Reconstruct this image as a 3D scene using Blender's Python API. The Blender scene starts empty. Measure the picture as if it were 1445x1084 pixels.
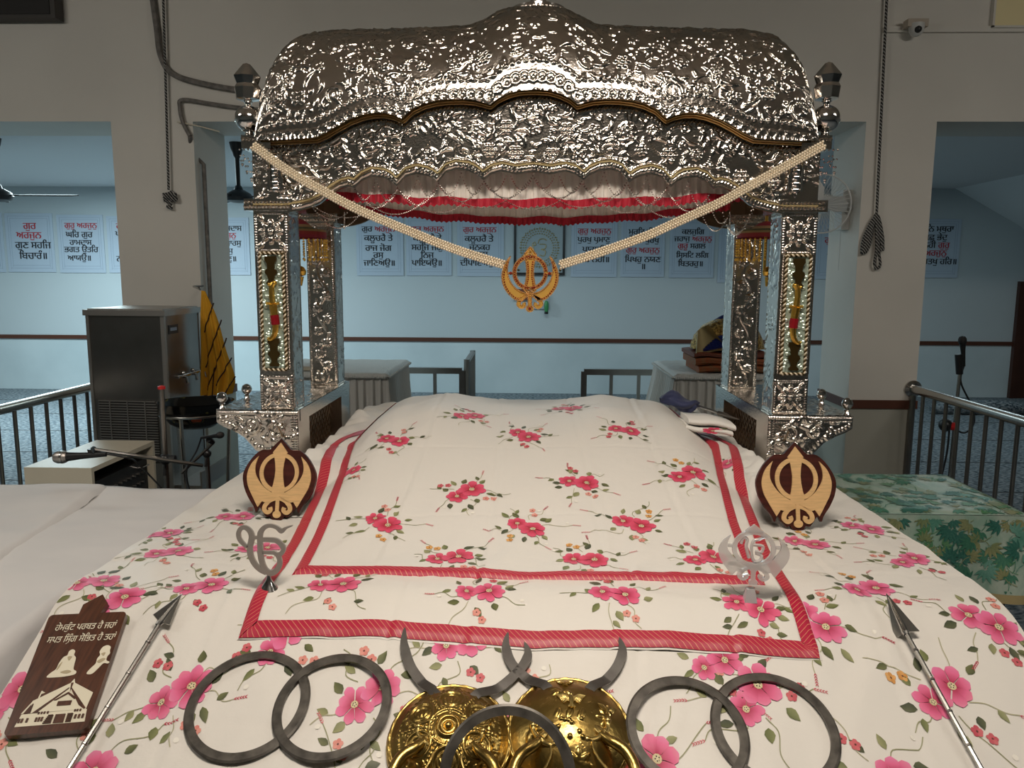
import bpy, math, random, re
import numpy as np
from mathutils import Vector, Matrix

random.seed(7)
SC = bpy.context.scene
COL = SC.collection
PI = math.pi

# ------------------------------------------------------------------ camera
FPX, CX, CY = 1085.0, 722.5, 542.0
PITCH, YAW, ROLL = math.radians(7.97), math.radians(1.47), math.radians(0.3)
EYE = Vector((0, 0, 1.5))
FW = Vector((-math.sin(YAW)*math.cos(PITCH), math.cos(YAW)*math.cos(PITCH), -math.sin(PITCH)))
_r0 = FW.cross(Vector((0, 0, 1))).normalized()
_u0 = _r0.cross(FW)
RT = _r0*math.cos(ROLL) + _u0*math.sin(ROLL)
UP = -_r0*math.sin(ROLL) + _u0*math.cos(ROLL)
cam_data = bpy.data.cameras.new('camera')
cam_data.sensor_fit = 'HORIZONTAL'
cam_data.sensor_width = 36.0
cam_data.lens = 36.0*FPX/1445.0
cam_data.clip_start = 0.05
cam = bpy.data.objects.new('camera', cam_data)
COL.objects.link(cam)
cam.matrix_world = Matrix(((RT.x, UP.x, -FW.x, EYE.x), (RT.y, UP.y, -FW.y, EYE.y), (RT.z, UP.z, -FW.z, EYE.z), (0, 0, 0, 1)))
SC.camera = cam

def ray(px, py): return FW + RT*((px-CX)/FPX) + UP*((CY-py)/FPX)
def at_y(px, py, y): d = ray(px, py); return EYE + d*(y/d.y)
def at_z(px, py, z): d = ray(px, py); return EYE + d*((z-1.5)/d.z)

# ------------------------------------------------------------------ world, lights, exposure
SC.view_settings.view_transform = 'Standard'
SC.view_settings.look = 'None'
SC.view_settings.gamma = 1.0
SC.view_settings.use_curve_mapping = False
SC.view_settings.exposure = 0.0
SC.cycles.use_denoising = True
SC.cycles.max_bounces = 8
SC.cycles.sample_clamp_indirect = 6.0
W = bpy.data.worlds.new('world'); SC.world = W; W.use_nodes = True
W.node_tree.nodes['Background'].inputs[0].default_value = (0.55, 0.62, 0.7, 1)
W.node_tree.nodes['Background'].inputs[1].default_value = 0.05

def area(name, loc, target, sx, sy, power, color, spread=180):
    l = bpy.data.lights.new(name, 'AREA'); l.shape = 'RECTANGLE'; l.size = sx; l.size_y = sy
    l.energy = power; l.color = color; l.spread = math.radians(spread)
    o = bpy.data.objects.new(name, l); COL.objects.link(o)
    o.location = loc
    o.rotation_euler = (Vector(target)-Vector(loc)).to_track_quat('-Z', 'Y').to_euler()
    return o
# ceiling lamp over the front of the hall (warm white), fluorescent fittings over the hall behind (cool)
area('front_lamp', (0.05, 0.72, 3.26), (0.0, 1.9, 0.8), 1.0, 0.7, 48, (1.0, 0.89, 0.77), 125)
area('hall_lamp', (-4.6, 7.6, 2.55), (-4.6, 7.6, 0), 2.2, 0.8, 150, (0.73, 0.94, 1.0))
area('hall_lamp', (0.0, 7.6, 2.55), (0.0, 7.6, 0), 2.6, 0.9, 31, (0.73, 0.94, 1.0))
area('hall_lamp', (4.0, 7.6, 2.55), (4.0, 7.6, 0), 1.3, 0.5, 14, (0.73, 0.94, 1.0))
area('side_fill', (-3.4, 1.2, 3.26), (-3.0, 4.0, 0), 1.4, 0.4, 43, (1.0, 0.95, 0.87))  # pair of unseen fills added to brighten the columns and beam
area('side_fill', (3.4, 1.2, 3.26), (3.0, 4.0, 0), 1.4, 0.4, 37, (1.0, 0.95, 0.87))

# ------------------------------------------------------------------ materials
MATS = {}
def mat(name, color, rough=0.5, metal=0.0, var=0.0, vscale=6.0, bump=0.0, bscale=60.0, sheen=0.0, trans=0.0, color2=None, coat=0.0, vdetail=4, stretch=None):
    m = bpy.data.materials.new(name); m.use_nodes = True
    nt = m.node_tree; b = nt.nodes['Principled BSDF']
    b.inputs['Base Color'].default_value = (*color, 1)
    b.inputs['Roughness'].default_value = rough
    b.inputs['Metallic'].default_value = metal
    if sheen: b.inputs['Sheen Weight'].default_value = sheen
    if trans: b.inputs['Transmission Weight'].default_value = trans
    if coat: b.inputs['Coat Weight'].default_value = coat
    tc = nt.nodes.new('ShaderNodeTexCoord')
    vec = tc.outputs['Object']
    if stretch:
        mp = nt.nodes.new('ShaderNodeMapping'); mp.inputs['Scale'].default_value = stretch
        nt.links.new(vec, mp.inputs['Vector']); vec = mp.outputs[0]
    if var or color2:
        n = nt.nodes.new('ShaderNodeTexNoise'); n.inputs['Scale'].default_value = vscale; n.inputs['Detail'].default_value = vdetail
        nt.links.new(vec, n.inputs['Vector'])
        r = nt.nodes.new('ShaderNodeValToRGB')
        c2 = color2 or tuple(max(0, c*(1-var)) for c in color)
        c1 = color if color2 else tuple(min(1, c*(1+var)) for c in color)
        r.color_ramp.elements[0].position = 0.33; r.color_ramp.elements[1].position = 0.67
        r.color_ramp.elements[0].color = (*c2, 1); r.color_ramp.elements[1].color = (*c1, 1)
        nt.links.new(n.outputs['Fac'], r.inputs[0]); nt.links.new(r.outputs[0], b.inputs['Base Color'])
    if bump:
        n2 = nt.nodes.new('ShaderNodeTexNoise'); n2.inputs['Scale'].default_value = bscale; n2.inputs['Detail'].default_value = 3
        nt.links.new(vec, n2.inputs['Vector'])
        bp = nt.nodes.new('ShaderNodeBump'); bp.inputs['Strength'].default_value = bump; bp.inputs['Distance'].default_value = 0.01
        nt.links.new(n2.outputs['Fac'], bp.inputs['Height']); nt.links.new(bp.outputs[0], b.inputs['Normal'])
    MATS[name] = m
    return m

mat('silver', (0.68, 0.625, 0.56), 0.17, 1.0, bump=0.09, bscale=130)
mat('silver_smooth', (0.80, 0.77, 0.74), 0.10, 1.0)
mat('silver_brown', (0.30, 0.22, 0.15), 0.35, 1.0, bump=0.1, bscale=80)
mat('trim_gold', (0.42, 0.27, 0.11), 0.32, 1.0)
mat('gold', (0.85, 0.52, 0.10), 0.28, 1.0, bump=0.15, bscale=150)
mat('gold_bead', (0.92, 0.66, 0.36), 0.3, 0.9)
mat('cream_bead', (0.84, 0.73, 0.55), 0.35, 0.25)
mat('red_gem', (0.25, 0.01, 0.015), 0.2, 0.0)
mat('brass', (0.42, 0.285, 0.085), 0.30, 1.0, bump=0.12, bscale=70, var=0.12, vscale=14)
mat('brass_pale', (0.55, 0.40, 0.14), 0.32, 1.0, bump=0.1, bscale=120)
mat('bronze_dark', (0.10, 0.065, 0.02), 0.35, 0.8)
mat('iron', (0.17, 0.155, 0.135), 0.36, 0.6, color2=(0.07, 0.064, 0.056), vscale=30)
mat('blade_steel', (0.19, 0.18, 0.165), 0.36, 0.8, color2=(0.13, 0.12, 0.11), vscale=20)
mat('steel', (0.50, 0.49, 0.46), 0.25, 1.0)
mat('steel_dark', (0.30, 0.28, 0.26), 0.3, 1.0, bump=0.05, bscale=20, var=0.15, vscale=3)
mat('steel_brushed', (0.45, 0.42, 0.39), 0.42, 1.0)
mat('chrome', (0.62, 0.60, 0.58), 0.16, 1.0)
mat('pewter', (0.44, 0.40, 0.36), 0.40, 0.4)
mat('glass_bead', (0.55, 0.66, 0.55), 0.08, 0.35)
mat('acrylic', (0.84, 0.81, 0.79), 0.10, 0.0, trans=0.5)
mat('satin_steel', (0.62, 0.63, 0.63), 0.38, 0.25)
mat('maroon_wood', (0.055, 0.014, 0.010), 0.35, 0.0, var=0.35, vscale=8, stretch=(1, 1, 12))
mat('maple', (0.66, 0.43, 0.20), 0.45, 0.0, var=0.10, vscale=9, stretch=(3, 3, 26))
mat('plaque_wood', (0.075, 0.026, 0.012), 0.35, 0.0, var=0.35, vscale=7, stretch=(22, 2, 2), coat=0.2)
mat('ivory', (0.74, 0.69, 0.54), 0.5, 0.0)
mat('ivory_shade', (0.42, 0.35, 0.22), 0.5, 0.0)
mat('wall_front', (0.70, 0.67, 0.61), 0.75, 0.0, var=0.05, vscale=1.2, bump=0.04, bscale=25)
mat('wall_blue', (0.56, 0.62, 0.645), 0.6, 0.0, var=0.02, vscale=0.8)
mat('dado_marble', (0.66, 0.75, 0.78), 0.42, 0.0, color2=(0.57, 0.66, 0.69), vscale=1.6, vdetail=9)
mat('dado_cream', (0.42, 0.41, 0.35), 0.5, 0.0, var=0.05, vscale=2)
mat('brown_trim', (0.10, 0.035, 0.02), 0.4, 0.0)
mat('door_brown', (0.055, 0.018, 0.010), 0.45, 0.0, var=0.15, vscale=3)
mat('ceiling_paint', (0.50, 0.43, 0.35), 0.8, 0.0)
mat('ceiling_hall', (0.74, 0.76, 0.77), 0.8, 0.0)
mat('cream_laminate', (0.68, 0.62, 0.49), 0.35, 0.0, var=0.03)
mat('black_plastic', (0.012, 0.012, 0.013), 0.4, 0.0)
mat('black_matte', (0.018, 0.016, 0.015), 0.7, 0.0)
mat('dark_grey', (0.05, 0.045, 0.04), 0.6, 0.0)
mat('grey_cable', (0.17, 0.155, 0.14), 0.6, 0.0, var=0.3, vscale=30)
mat('soffit_white', (0.86, 0.90, 0.91), 0.6, 0.0)
mat('emblem_gold', (0.80, 0.47, 0.10), 0.38, 0.45)
mat('white_plastic', (0.62, 0.62, 0.60), 0.4, 0.0)
mat('panel_cream', (0.86, 0.74, 0.42), 0.6, 0.0)
mat('white_cloth', (0.74, 0.72, 0.67), 0.75, 0.0, bump=0.1, bscale=14, sheen=0.2)
mat('sheet_grey', (0.68, 0.665, 0.65), 0.8, 0.0, color2=(0.60, 0.59, 0.585), vscale=2.2, bump=0.1, bscale=9)
mat('frill_white', (0.90, 0.84, 0.77), 0.7, 0.0, sheen=0.3)
mat('frill_red', (0.48, 0.008, 0.03), 0.55, 0.0, sheen=0.2)
mat('lace', (0.78, 0.79, 0.76), 0.7, 0.0, bump=0.6, bscale=70)
mat('towel', (0.72, 0.36, 0.02), 0.9, 0.0, bump=0.25, bscale=200)
mat('towel_stripe', (0.045, 0.02, 0.01), 0.9, 0.0)
mat('navy_cloth', (0.035, 0.045, 0.12), 0.65, 0.0, bump=0.25, bscale=18, sheen=0.2)
mat('orange_cloth', (0.38, 0.09, 0.025), 0.7, 0.0, color2=(0.25, 0.13, 0.05), vscale=26)
mat('brocade', (0.70, 0.46, 0.13), 0.35, 0.55, color2=(0.10, 0.045, 0.01), vscale=75, vdetail=2, bump=0.9, bscale=75)
mat('gold_fabric', (0.55, 0.44, 0.22), 0.4, 0.4)
mat('royal_blue', (0.01, 0.02, 0.16), 0.5, 0.0)
mat('poster_paper', (0.52, 0.60, 0.70), 0.6, 0.0)
mat('poster_line', (0.36, 0.43, 0.53), 0.6, 0.0)
mat('ink_black', (0.02, 0.02, 0.025), 0.6, 0.0)
mat('ink_red', (0.50, 0.035, 0.05), 0.6, 0.0)
mat('picture_white', (0.40, 0.47, 0.50), 0.4, 0.0)
mat('green_plastic', (0.05, 0.28, 0.09), 0.4, 0.0)
mat('red_plastic', (0.55, 0.02, 0.02), 0.4, 0.0)
mat('rust', (0.22, 0.06, 0.03), 0.6, 0.0)
mat('copper_edge', (0.45, 0.20, 0.11), 0.35, 1.0)

def node_mat(name):
    m = bpy.data.materials.new(name); m.use_nodes = True; MATS[name] = m
    nt = m.node_tree
    return nt, nt.nodes['Principled BSDF'], (lambda t: nt.nodes.new('ShaderNode'+t)), nt.links.new

def ramp(nt, stops, interp='LINEAR'):
    r = nt.nodes.new('ShaderNodeValToRGB'); r.color_ramp.interpolation = interp
    e = r.color_ramp.elements
    while len(e) < len(stops): e.new(0.5)
    for k, (p, c) in enumerate(stops): e[k].position = p; e[k].color = (*c, 1)
    return r

# satin printed with flowers: the print is carried per corner, the weave is a fine bump
nt, b, N, L = node_mat('printed_satin')
a = N('Attribute'); a.attribute_name = 'Print'
L(a.outputs['Color'], b.inputs['Base Color'])
b.inputs['Roughness'].default_value = 0.47; b.inputs['Sheen Weight'].default_value = 0.15
b.inputs['Specular IOR Level'].default_value = 0.45
tc = N('TexCoord'); n1 = N('TexNoise'); n1.inputs['Scale'].default_value = 16; n1.inputs['Detail'].default_value = 4
bp = N('Bump'); bp.inputs['Strength'].default_value = 0.16; bp.inputs['Distance'].default_value = 0.02
L(tc.outputs['Object'], n1.inputs['Vector']); L(n1.outputs['Fac'], bp.inputs['Height']); L(bp.outputs[0], b.inputs['Normal'])

# red ribbon with slanting gold threads
nt, b, N, L = node_mat('red_ribbon')
uv = N('UVMap'); uv.uv_map = 'UVMap'
sp = N('SeparateXYZ'); L(uv.outputs[0], sp.inputs[0])
m1 = N('Math'); m1.operation = 'ADD'; L(sp.outputs[0], m1.inputs[0]); L(sp.outputs[1], m1.inputs[1])
m2 = N('Math'); m2.operation = 'MULTIPLY'; m2.inputs[1].default_value = 1/0.0125; L(m1.outputs[0], m2.inputs[0])
m3 = N('Math'); m3.operation = 'FRACT'; L(m2.outputs[0], m3.inputs[0])
r = ramp(nt, [(0.0, (0.44, 0.010, 0.045)), (0.82, (0.40, 0.010, 0.040)), (0.86, (0.60, 0.22, 0.13)), (0.95, (0.60, 0.22, 0.13)), (1.0, (0.44, 0.010, 0.045))])
L(m3.outputs[0], r.inputs[0]); L(r.outputs[0], b.inputs['Base Color']); b.inputs['Roughness'].default_value = 0.45

# blue-grey loop carpet with seams
nt, b, N, L = node_mat('carpet')
tc = N('TexCoord'); n1 = N('TexNoise'); n1.inputs['Scale'].default_value = 42; n1.inputs['Detail'].default_value = 3
mp = N('Mapping'); mp.inputs['Scale'].default_value = (0.7, 1.4, 1)
L(tc.outputs['Object'], mp.inputs['Vector']); L(mp.outputs[0], n1.inputs['Vector'])
r = ramp(nt, [(0.36, (0.028, 0.042, 0.055)), (0.50, (0.17, 0.21, 0.24)), (0.66, (0.36, 0.38, 0.38))])
L(n1.outputs['Fac'], r.inputs[0])
sp = N('SeparateXYZ'); L(tc.outputs['Object'], sp.inputs[0])
ms = N('Math'); ms.operation = 'MULTIPLY'; ms.inputs[1].default_value = 1/0.9; L(sp.outputs[1], ms.inputs[0])
mf = N('Math'); mf.operation = 'FRACT'; L(ms.outputs[0], mf.inputs[0])
mg = N('Math'); mg.operation = 'GREATER_THAN'; mg.inputs[1].default_value = 0.975; L(mf.outputs[0], mg.inputs[0])
mx = N('MixRGB'); mx.inputs[2].default_value = (0.02, 0.02, 0.022, 1); L(mg.outputs[0], mx.inputs[0]); L(r.outputs[0], mx.inputs[1])
L(mx.outputs[0], b.inputs['Base Color']); b.inputs['Roughness'].default_value = 0.95

# pale green brocade; the woven leaves are carried per corner
nt, b, N, L = node_mat('green_brocade')
a = N('Attribute'); a.attribute_name = 'Print'
tc = N('TexCoord'); n1 = N('TexNoise'); n1.inputs['Scale'].default_value = 7; n1.inputs['Detail'].default_value = 6; n1.inputs['Distortion'].default_value = 1.5
L(tc.outputs['Object'], n1.inputs['Vector'])
r = ramp(nt, [(0.38, (0.62, 0.80, 0.72)), (0.62, (1.0, 1.0, 0.95))]); L(n1.outputs['Fac'], r.inputs[0])
mx = N('MixRGB'); mx.blend_type = 'MULTIPLY'; mx.inputs[0].default_value = 1.0; L(a.outputs['Color'], mx.inputs[1]); L(r.outputs[0], mx.inputs[2])
L(mx.outputs[0], b.inputs['Base Color']); b.inputs['Roughness'].default_value = 0.38

# black and white twisted cord
nt, b, N, L = node_mat('twisted_cord')
tc = N('TexCoord'); sp = N('SeparateXYZ'); L(tc.outputs['Object'], sp.inputs[0])
m1 = N('Math'); m1.operation = 'MULTIPLY_ADD'; m1.inputs[1].default_value = 1/0.02; L(sp.outputs[2], m1.inputs[0]); mq = N('Math'); mq.operation = 'MULTIPLY'; mq.inputs[1].default_value = 55.0; L(sp.outputs[0], mq.inputs[0]); L(mq.outputs[0], m1.inputs[2])
m2 = N('Math'); m2.operation = 'FRACT'; L(m1.outputs[0], m2.inputs[0])
r = ramp(nt, [(0.0, (0.02, 0.02, 0.02)), (0.62, (0.33, 0.32, 0.30))], 'CONSTANT')
L(m2.outputs[0], r.inputs[0]); L(r.outputs[0], b.inputs['Base Color']); b.inputs['Roughness'].default_value = 0.8

# black lacquered basin with orange and olive flowers
nt, b, N, L = node_mat('lacquer_print')
tc = N('TexCoord'); n1 = N('TexNoise'); n1.inputs['Scale'].default_value = 9; n1.inputs['Detail'].default_value = 2; L(tc.outputs['Object'], n1.inputs['Vector'])
r = ramp(nt, [(0.0, (0.006, 0.006, 0.006)), (0.60, (0.006, 0.006, 0.006)), (0.63, (0.10, 0.09, 0.02)), (0.66, (0.008, 0.008, 0.008)), (0.70, (0.5, 0.08, 0.02))], 'CONSTANT')
L(n1.outputs['Fac'], r.inputs[0]); L(r.outputs[0], b.inputs['Base Color']); b.inputs['Roughness'].default_value = 0.12

# striped tasselled parasol cloth
nt, b, N, L = node_mat('striped_fabric')
tc = N('TexCoord'); sp = N('SeparateXYZ'); L(tc.outputs['Object'], sp.inputs[0])
m1 = N('Math'); m1.operation = 'MULTIPLY'; m1.inputs[1].default_value = 1/0.05; L(sp.outputs[2], m1.inputs[0])
m2 = N('Math'); m2.operation = 'FRACT'; L(m1.outputs[0], m2.inputs[0])
r = ramp(nt, [(0.0, (0.30, 0.03, 0.03)), (0.25, (0.30, 0.20, 0.08)), (0.4, (0.10, 0.10, 0.05)), (0.6, (0.38, 0.24, 0.12)), (0.8, (0.28, 0.02, 0.04))], 'CONSTANT')
L(m2.outputs[0], r.inputs[0]); L(r.outputs[0], b.inputs['Base Color']); b.inputs['Roughness'].default_value = 0.7

# ------------------------------------------------------------------ mesh helpers
class G:
    def __init__(s): s.v = []; s.f = []; s.mi = []; s.uv = None; s.col = None
    def add(s, vs, fs, mi=0):
        o = len(s.v); s.v += [tuple(p) for p in vs]
        s.f += [tuple(i+o for i in f) for f in fs]; s.mi += [mi]*len(fs); return s
    def box(s, x0, x1, y0, y1, z0, z1, mi=0):
        return s.add([(x0,y0,z0),(x1,y0,z0),(x1,y1,z0),(x0,y1,z0),(x0,y0,z1),(x1,y0,z1),(x1,y1,z1),(x0,y1,z1)],
                     [(0,3,2,1),(4,5,6,7),(0,1,5,4),(1,2,6,5),(2,3,7,6),(3,0,4,7)], mi)
    def obox(s, c, ux, uy, uz, hx, hy, hz, mi=0):
        c = Vector(c); vs = [c+Vector(ux)*a*hx+Vector(uy)*b_*hy+Vector(uz)*d*hz for d in (-1,1) for a, b_ in ((-1,-1),(1,-1),(1,1),(-1,1))]
        return s.add(vs, [(0,3,2,1),(4,5,6,7),(0,1,5,4),(1,2,6,5),(2,3,7,6),(3,0,4,7)], mi)
    def tube(s, pts, r, n=8, closed=False, mi=0, caps=True):
        P = [Vector(p) for p in pts]; m = len(P)
        R = r if hasattr(r, '__len__') else [r]*m
        vs = []; prev = None
        for i in range(m):
            if closed: t = P[(i+1) % m]-P[i-1]
            else: t = P[min(i+1, m-1)]-P[max(i-1, 0)]
            t = t.normalized() if t.length > 1e-9 else Vector((0,0,1))
            if prev is None:
                prev = t.orthogonal().normalized()
            a = (prev - t*prev.dot(t)); a = a.normalized() if a.length > 1e-6 else t.orthogonal().normalized()
            prev = a; b_ = t.cross(a)
            vs += [P[i]+a*(R[i]*math.cos(2*PI*k/n))+b_*(R[i]*math.sin(2*PI*k/n)) for k in range(n)]
        fs = []
        for i in range(m if closed else m-1):
            j = (i+1) % m
            fs += [(i*n+k, i*n+(k+1) % n, j*n+(k+1) % n, j*n+k) for k in range(n)]
        if caps and not closed: fs += [tuple(range(n))[::-1], tuple((m-1)*n+k for k in range(n))]
        return s.add(vs, fs, mi)
    def lathe(s, prof, o, ax=(0,0,1), n=20, mi=0, a0=0.0, a1=2*PI):
        o = Vector(o); ax = Vector(ax).normalized(); a = ax.orthogonal().normalized(); b_ = ax.cross(a)
        full = abs(a1-a0-2*PI) < 1e-6; cols = n if full else n+1
        vs = []
        for (r, z) in prof:
            for k in range(cols):
                t = a0+(a1-a0)*k/n; vs.append(o+ax*z+a*(r*math.cos(t))+b_*(r*math.sin(t)))
        fs = []
        for i in range(len(prof)-1):
            for k in range(n):
                k2 = (k+1) % cols
                fs.append((i*cols+k, i*cols+k2, (i+1)*cols+k2, (i+1)*cols+k))
        return s.add(vs, fs, mi)
    def sphere(s, c, r, n=10, m=6, mi=0, sq=(1,1,1)):
        c = Vector(c); vs = []; fs = []
        for i in range(m+1):
            t = PI*i/m
            for k in range(n):
                p = 2*PI*k/n
                vs.append(c+Vector((r*sq[0]*math.sin(t)*math.cos(p), r*sq[1]*math.sin(t)*math.sin(p), r*sq[2]*math.cos(t))))
        for i in range(m):
            for k in range(n):
                fs.append((i*n+k, (i+1)*n+k, (i+1)*n+(k+1) % n, i*n+(k+1) % n))
        return s.add(vs, fs, mi)
    def octa(s, c, r, mi=0):
        x, y, z = c
        return s.add([(x+r,y,z),(x-r,y,z),(x,y+r,z),(x,y-r,z),(x,y,z+r),(x,y,z-r)],
                     [(0,2,4),(2,1,4),(1,3,4),(3,0,4),(2,0,5),(1,2,5),(3,1,5),(0,3,5)], mi)
    def prism(s, poly, o, ux, uy, t0, t1, mi=0):
        o, ux, uy = Vector(o), Vector(ux), Vector(uy); nn = ux.cross(uy).normalized(); k = len(poly)
        ar = sum(poly[i][0]*poly[(i+1) % k][1]-poly[(i+1) % k][0]*poly[i][1] for i in range(k))
        if ar < 0: poly = poly[::-1]
        vs = [o+ux*x+uy*y+nn*t0 for x, y in poly]+[o+ux*x+uy*y+nn*t1 for x, y in poly]
        fs = [tuple(range(k))[::-1], tuple(range(k, 2*k))]+[(i, (i+1) % k, k+(i+1) % k, k+i) for i in range(k)]
        return s.add(vs, fs, mi)
    def ringprism(s, outer, inner, o, ux, uy, t0, t1, mi=0, closed=True):
        o, ux, uy = Vector(o), Vector(ux), Vector(uy); nn = ux.cross(uy).normalized(); k = len(outer)
        f = lambda p, t: o+ux*p[0]+uy*p[1]+nn*t
        vs = [f(p, t0) for p in outer]+[f(p, t0) for p in inner]+[f(p, t1) for p in outer]+[f(p, t1) for p in inner]
        fs = []
        for i in range(k if closed else k-1):
            j = (i+1) % k
            fs += [(2*k+i, 2*k+j, 3*k+j, 3*k+i), (i, k+i, k+j, j), (i, j, 2*k+j, 2*k+i), (k+j, k+i, 3*k+i, 3*k+j)]
        if not closed:
            fs += [(0, 2*k, 3*k, k), (k-1, 2*k-1, 4*k-1, 3*k-1)]
        return s.add(vs, fs, mi)
    def grid(s, A, mi=0, wrap=False):
        ny, nx = len(A), len(A[0])
        vs = [p for row in A for p in row]
        fs = []
        for j in range(ny-1):
            for i in range(nx if wrap else nx-1):
                i2 = (i+1) % nx
                fs.append((j*nx+i, j*nx+i2, (j+1)*nx+i2, (j+1)*nx+i))
        return s.add(vs, fs, mi)
    def build(s, name, mats, parent=None, angle=35, flat=False):
        me = bpy.data.meshes.new(name); me.from_pydata(s.v, [], s.f)
        if isinstance(mats, str): mats = [mats]
        for mname in mats: me.materials.append(MATS[mname])
        if any(s.mi): me.polygons.foreach_set('material_index', s.mi)
        if not flat:
            me.polygons.foreach_set('use_smooth', [True]*len(me.polygons))
            if angle < 180: me.set_sharp_from_angle(angle=math.radians(angle))
        if s.uv is not None:
            lay = me.uv_layers.new(name='UVMap'); li = np.zeros(len(me.loops), dtype=np.int32); me.loops.foreach_get('vertex_index', li)
            lay.data.foreach_set('uv', np.asarray(s.uv, dtype=np.float32)[li].ravel())
        if s.col is not None:
            at = me.color_attributes.new('Print', 'FLOAT_COLOR', 'POINT')
            at.data.foreach_set('color', np.asarray(s.col, dtype=np.float32).ravel())
        me.update()
        o = bpy.data.objects.new(name, me); COL.objects.link(o)
        if parent is not None: attach(o, parent)
        return o

def attach(o, parent):
    o.parent = parent
    o.matrix_parent_inverse = Matrix.Translation(-world_loc(parent))
def world_loc(p):
    return Vector(p.location) if p.parent is None else Vector(p.location)*0 + (Vector(p.location) if p.type == 'EMPTY' else Vector((0,0,0)))
def thing(name, label, cat, loc, group=None):
    o = bpy.data.objects.new(name, None); COL.objects.link(o); o.location = loc; o.empty_display_size = 0.1
    o['label'] = label; o['category'] = cat
    if group: o['group'] = group
    return o
def tag(o, label, cat, group=None, kind=None):
    o['label'] = label; o['category'] = cat
    if group: o['group'] = group
    if kind: o['kind'] = kind
    return o
def struct(g, name, m, label, cat, parent=None, **k):
    o = g.build(name, m, parent, **k)
    if parent is None: o['kind'] = 'structure'; o['label'] = label; o['category'] = cat
    return o
def lerp(a, b_, t): return a+(b_-a)*t
def ss(t): t = np.clip(t, 0, 1); return t*t*(3-2*t)
def catmull(pts, n=8, closed=False):
    P = [Vector(p) for p in pts]; m = len(P); out = []
    rng = range(m if closed else m-1)
    for i in rng:
        g = lambda k: P[k % m] if closed else P[max(0, min(m-1, k))]
        p0, p1, p2, p3 = g(i-1), g(i), g(i+1), g(i+2)
        for k in range(n):
            t = k/n
            out.append(0.5*((2*p1)+(p2-p0)*t+(2*p0-5*p1+4*p2-p3)*t*t+(3*p1-p0-3*p2+p3)*t**3))
    if not closed: out.append(P[-1])
    return out
def cat2(pts, n=8, closed=False): return [(p.x, p.y) for p in catmull([(x, y, 0) for x, y in pts], n, closed)]
def circ(cx, cy, r, n=40, ry=None): return [(cx+r*math.cos(2*PI*k/n), cy+(ry or r)*math.sin(2*PI*k/n)) for k in range(n)]

# smooth value noise in the plane, for folds
_rng = np.random.RandomState(3); _H = _rng.rand(64, 64)
def vnoise(x, y):
    x = np.asarray(x, float); y = np.asarray(y, float)
    xi = np.floor(x).astype(int); yi = np.floor(y).astype(int); fx = ss(x-xi); fy = ss(y-yi)
    h = lambda a, b_: _H[a % 64, b_ % 64]
    return (h(xi, yi)*(1-fx)+h(xi+1, yi)*fx)*(1-fy)+(h(xi, yi+1)*(1-fx)+h(xi+1, yi+1)*fx)*fy-0.5
# ------------------------------------------------------------------ the room
YW = 9.86            # back wall
YF = 4.94            # face of the columns and of the beam over them
ZB = 2.45            # underside of the beam
ZC = 2.60            # ceiling of the hall behind
ZT = 3.30            # ceiling of the front hall
struct(G().box(-9, 9, -3.2, 10.1, -0.1, 0), 'floor', 'carpet', 'blue-grey flecked carpet floor of the hall with dark seams', 'floor')
g = G(); g.box(-9, 9, YW, YW+0.15, 0.715, 3.4, 0); g.box(-9, 9, YW, YW+0.15, 0, 0.715, 1)
struct(g, 'wall_back', ['wall_blue', 'dado_marble'], 'pale blue back wall above a marbled grey dado', 'wall')
g = G(); g.box(-9, 9, YW-0.02, YW, 0.665, 0.715)
struct(g, 'trim_1', 'brown_trim', 'thin brown rail running along the back wall above the dado', 'trim')
struct(G().box(-9.15, -9, -3.2, 10.1, 0, 3.3), 'wall_left', 'wall_front', 'grey plastered wall closing the left side of the hall', 'wall')
struct(G().box(9, 9.15, -3.2, 10.1, 0, 3.3), 'wall_right', 'wall_front', 'grey plastered wall closing the right side of the hall', 'wall')
struct(G().box(-9, 9, -3.35, -3.2, 0, 3.3), 'wall_rear', 'wall_front', 'grey plastered wall facing the shrine', 'wall')
struct(G().box(-9, 9, -3.2, YF, ZT, ZT+0.1), 'ceiling', 'ceiling_paint', 'grey ceiling over the shrine', 'ceiling')
struct(G().box(-9, 9, YF+0.5, YW, ZC, ZC+0.1), 'ceiling_hall', 'ceiling_hall', 'pale grey lower ceiling over the hall behind the beam', 'ceiling')
struct(G().box(-9, 9, YF, YF+0.5, ZB, 3.3), 'wall_beam', 'wall_front', 'deep grey plastered beam spanning the hall above both columns', 'beam')

def column(x0, x1, name, lab):
    g = G(); g.box(x0, x1, YF, YF+0.5, 0.72, ZB, 0); g.box(x0, x1, YF, YF+0.5, 0, 0.72, 1)
    o = struct(g, name, ['wall_front', 'dado_cream'], lab, 'column')
    g = G(); t = 0.012
    g.box(x0-t, x1+t, YF-t, YF, 0.67, 0.725); g.box(x0-t, x0, YF, YF+0.5, 0.67, 0.725); g.box(x1, x1+t, YF, YF+0.5, 0.67, 0.725)
    g.build('rail', 'brown_trim', o)
    return o
column(-2.655, -2.135, 'wall_column_left', 'square grey plastered column behind the steel cooler')
column(2.035, 2.462, 'wall_column_right', 'square grey plastered column on the right with a wound cord on it')

# sloping soffit in the far corner of the hall
P = [(5.20, 8.3, ZC), (5.20, YW, ZC), (7.3, YW, 1.45), (7.3, 8.3, 1.45)]
g = G(); g.add(P+[(x, y, z+0.12) for x, y, z in P], [(0,1,2,3),(7,6,5,4),(0,4,5,1),(1,5,6,2),(2,6,7,3),(3,7,4,0)])
struct(g, 'ceiling_soffit', 'soffit_white', 'pale sloping soffit in the far right corner', 'ceiling', flat=True)
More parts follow.
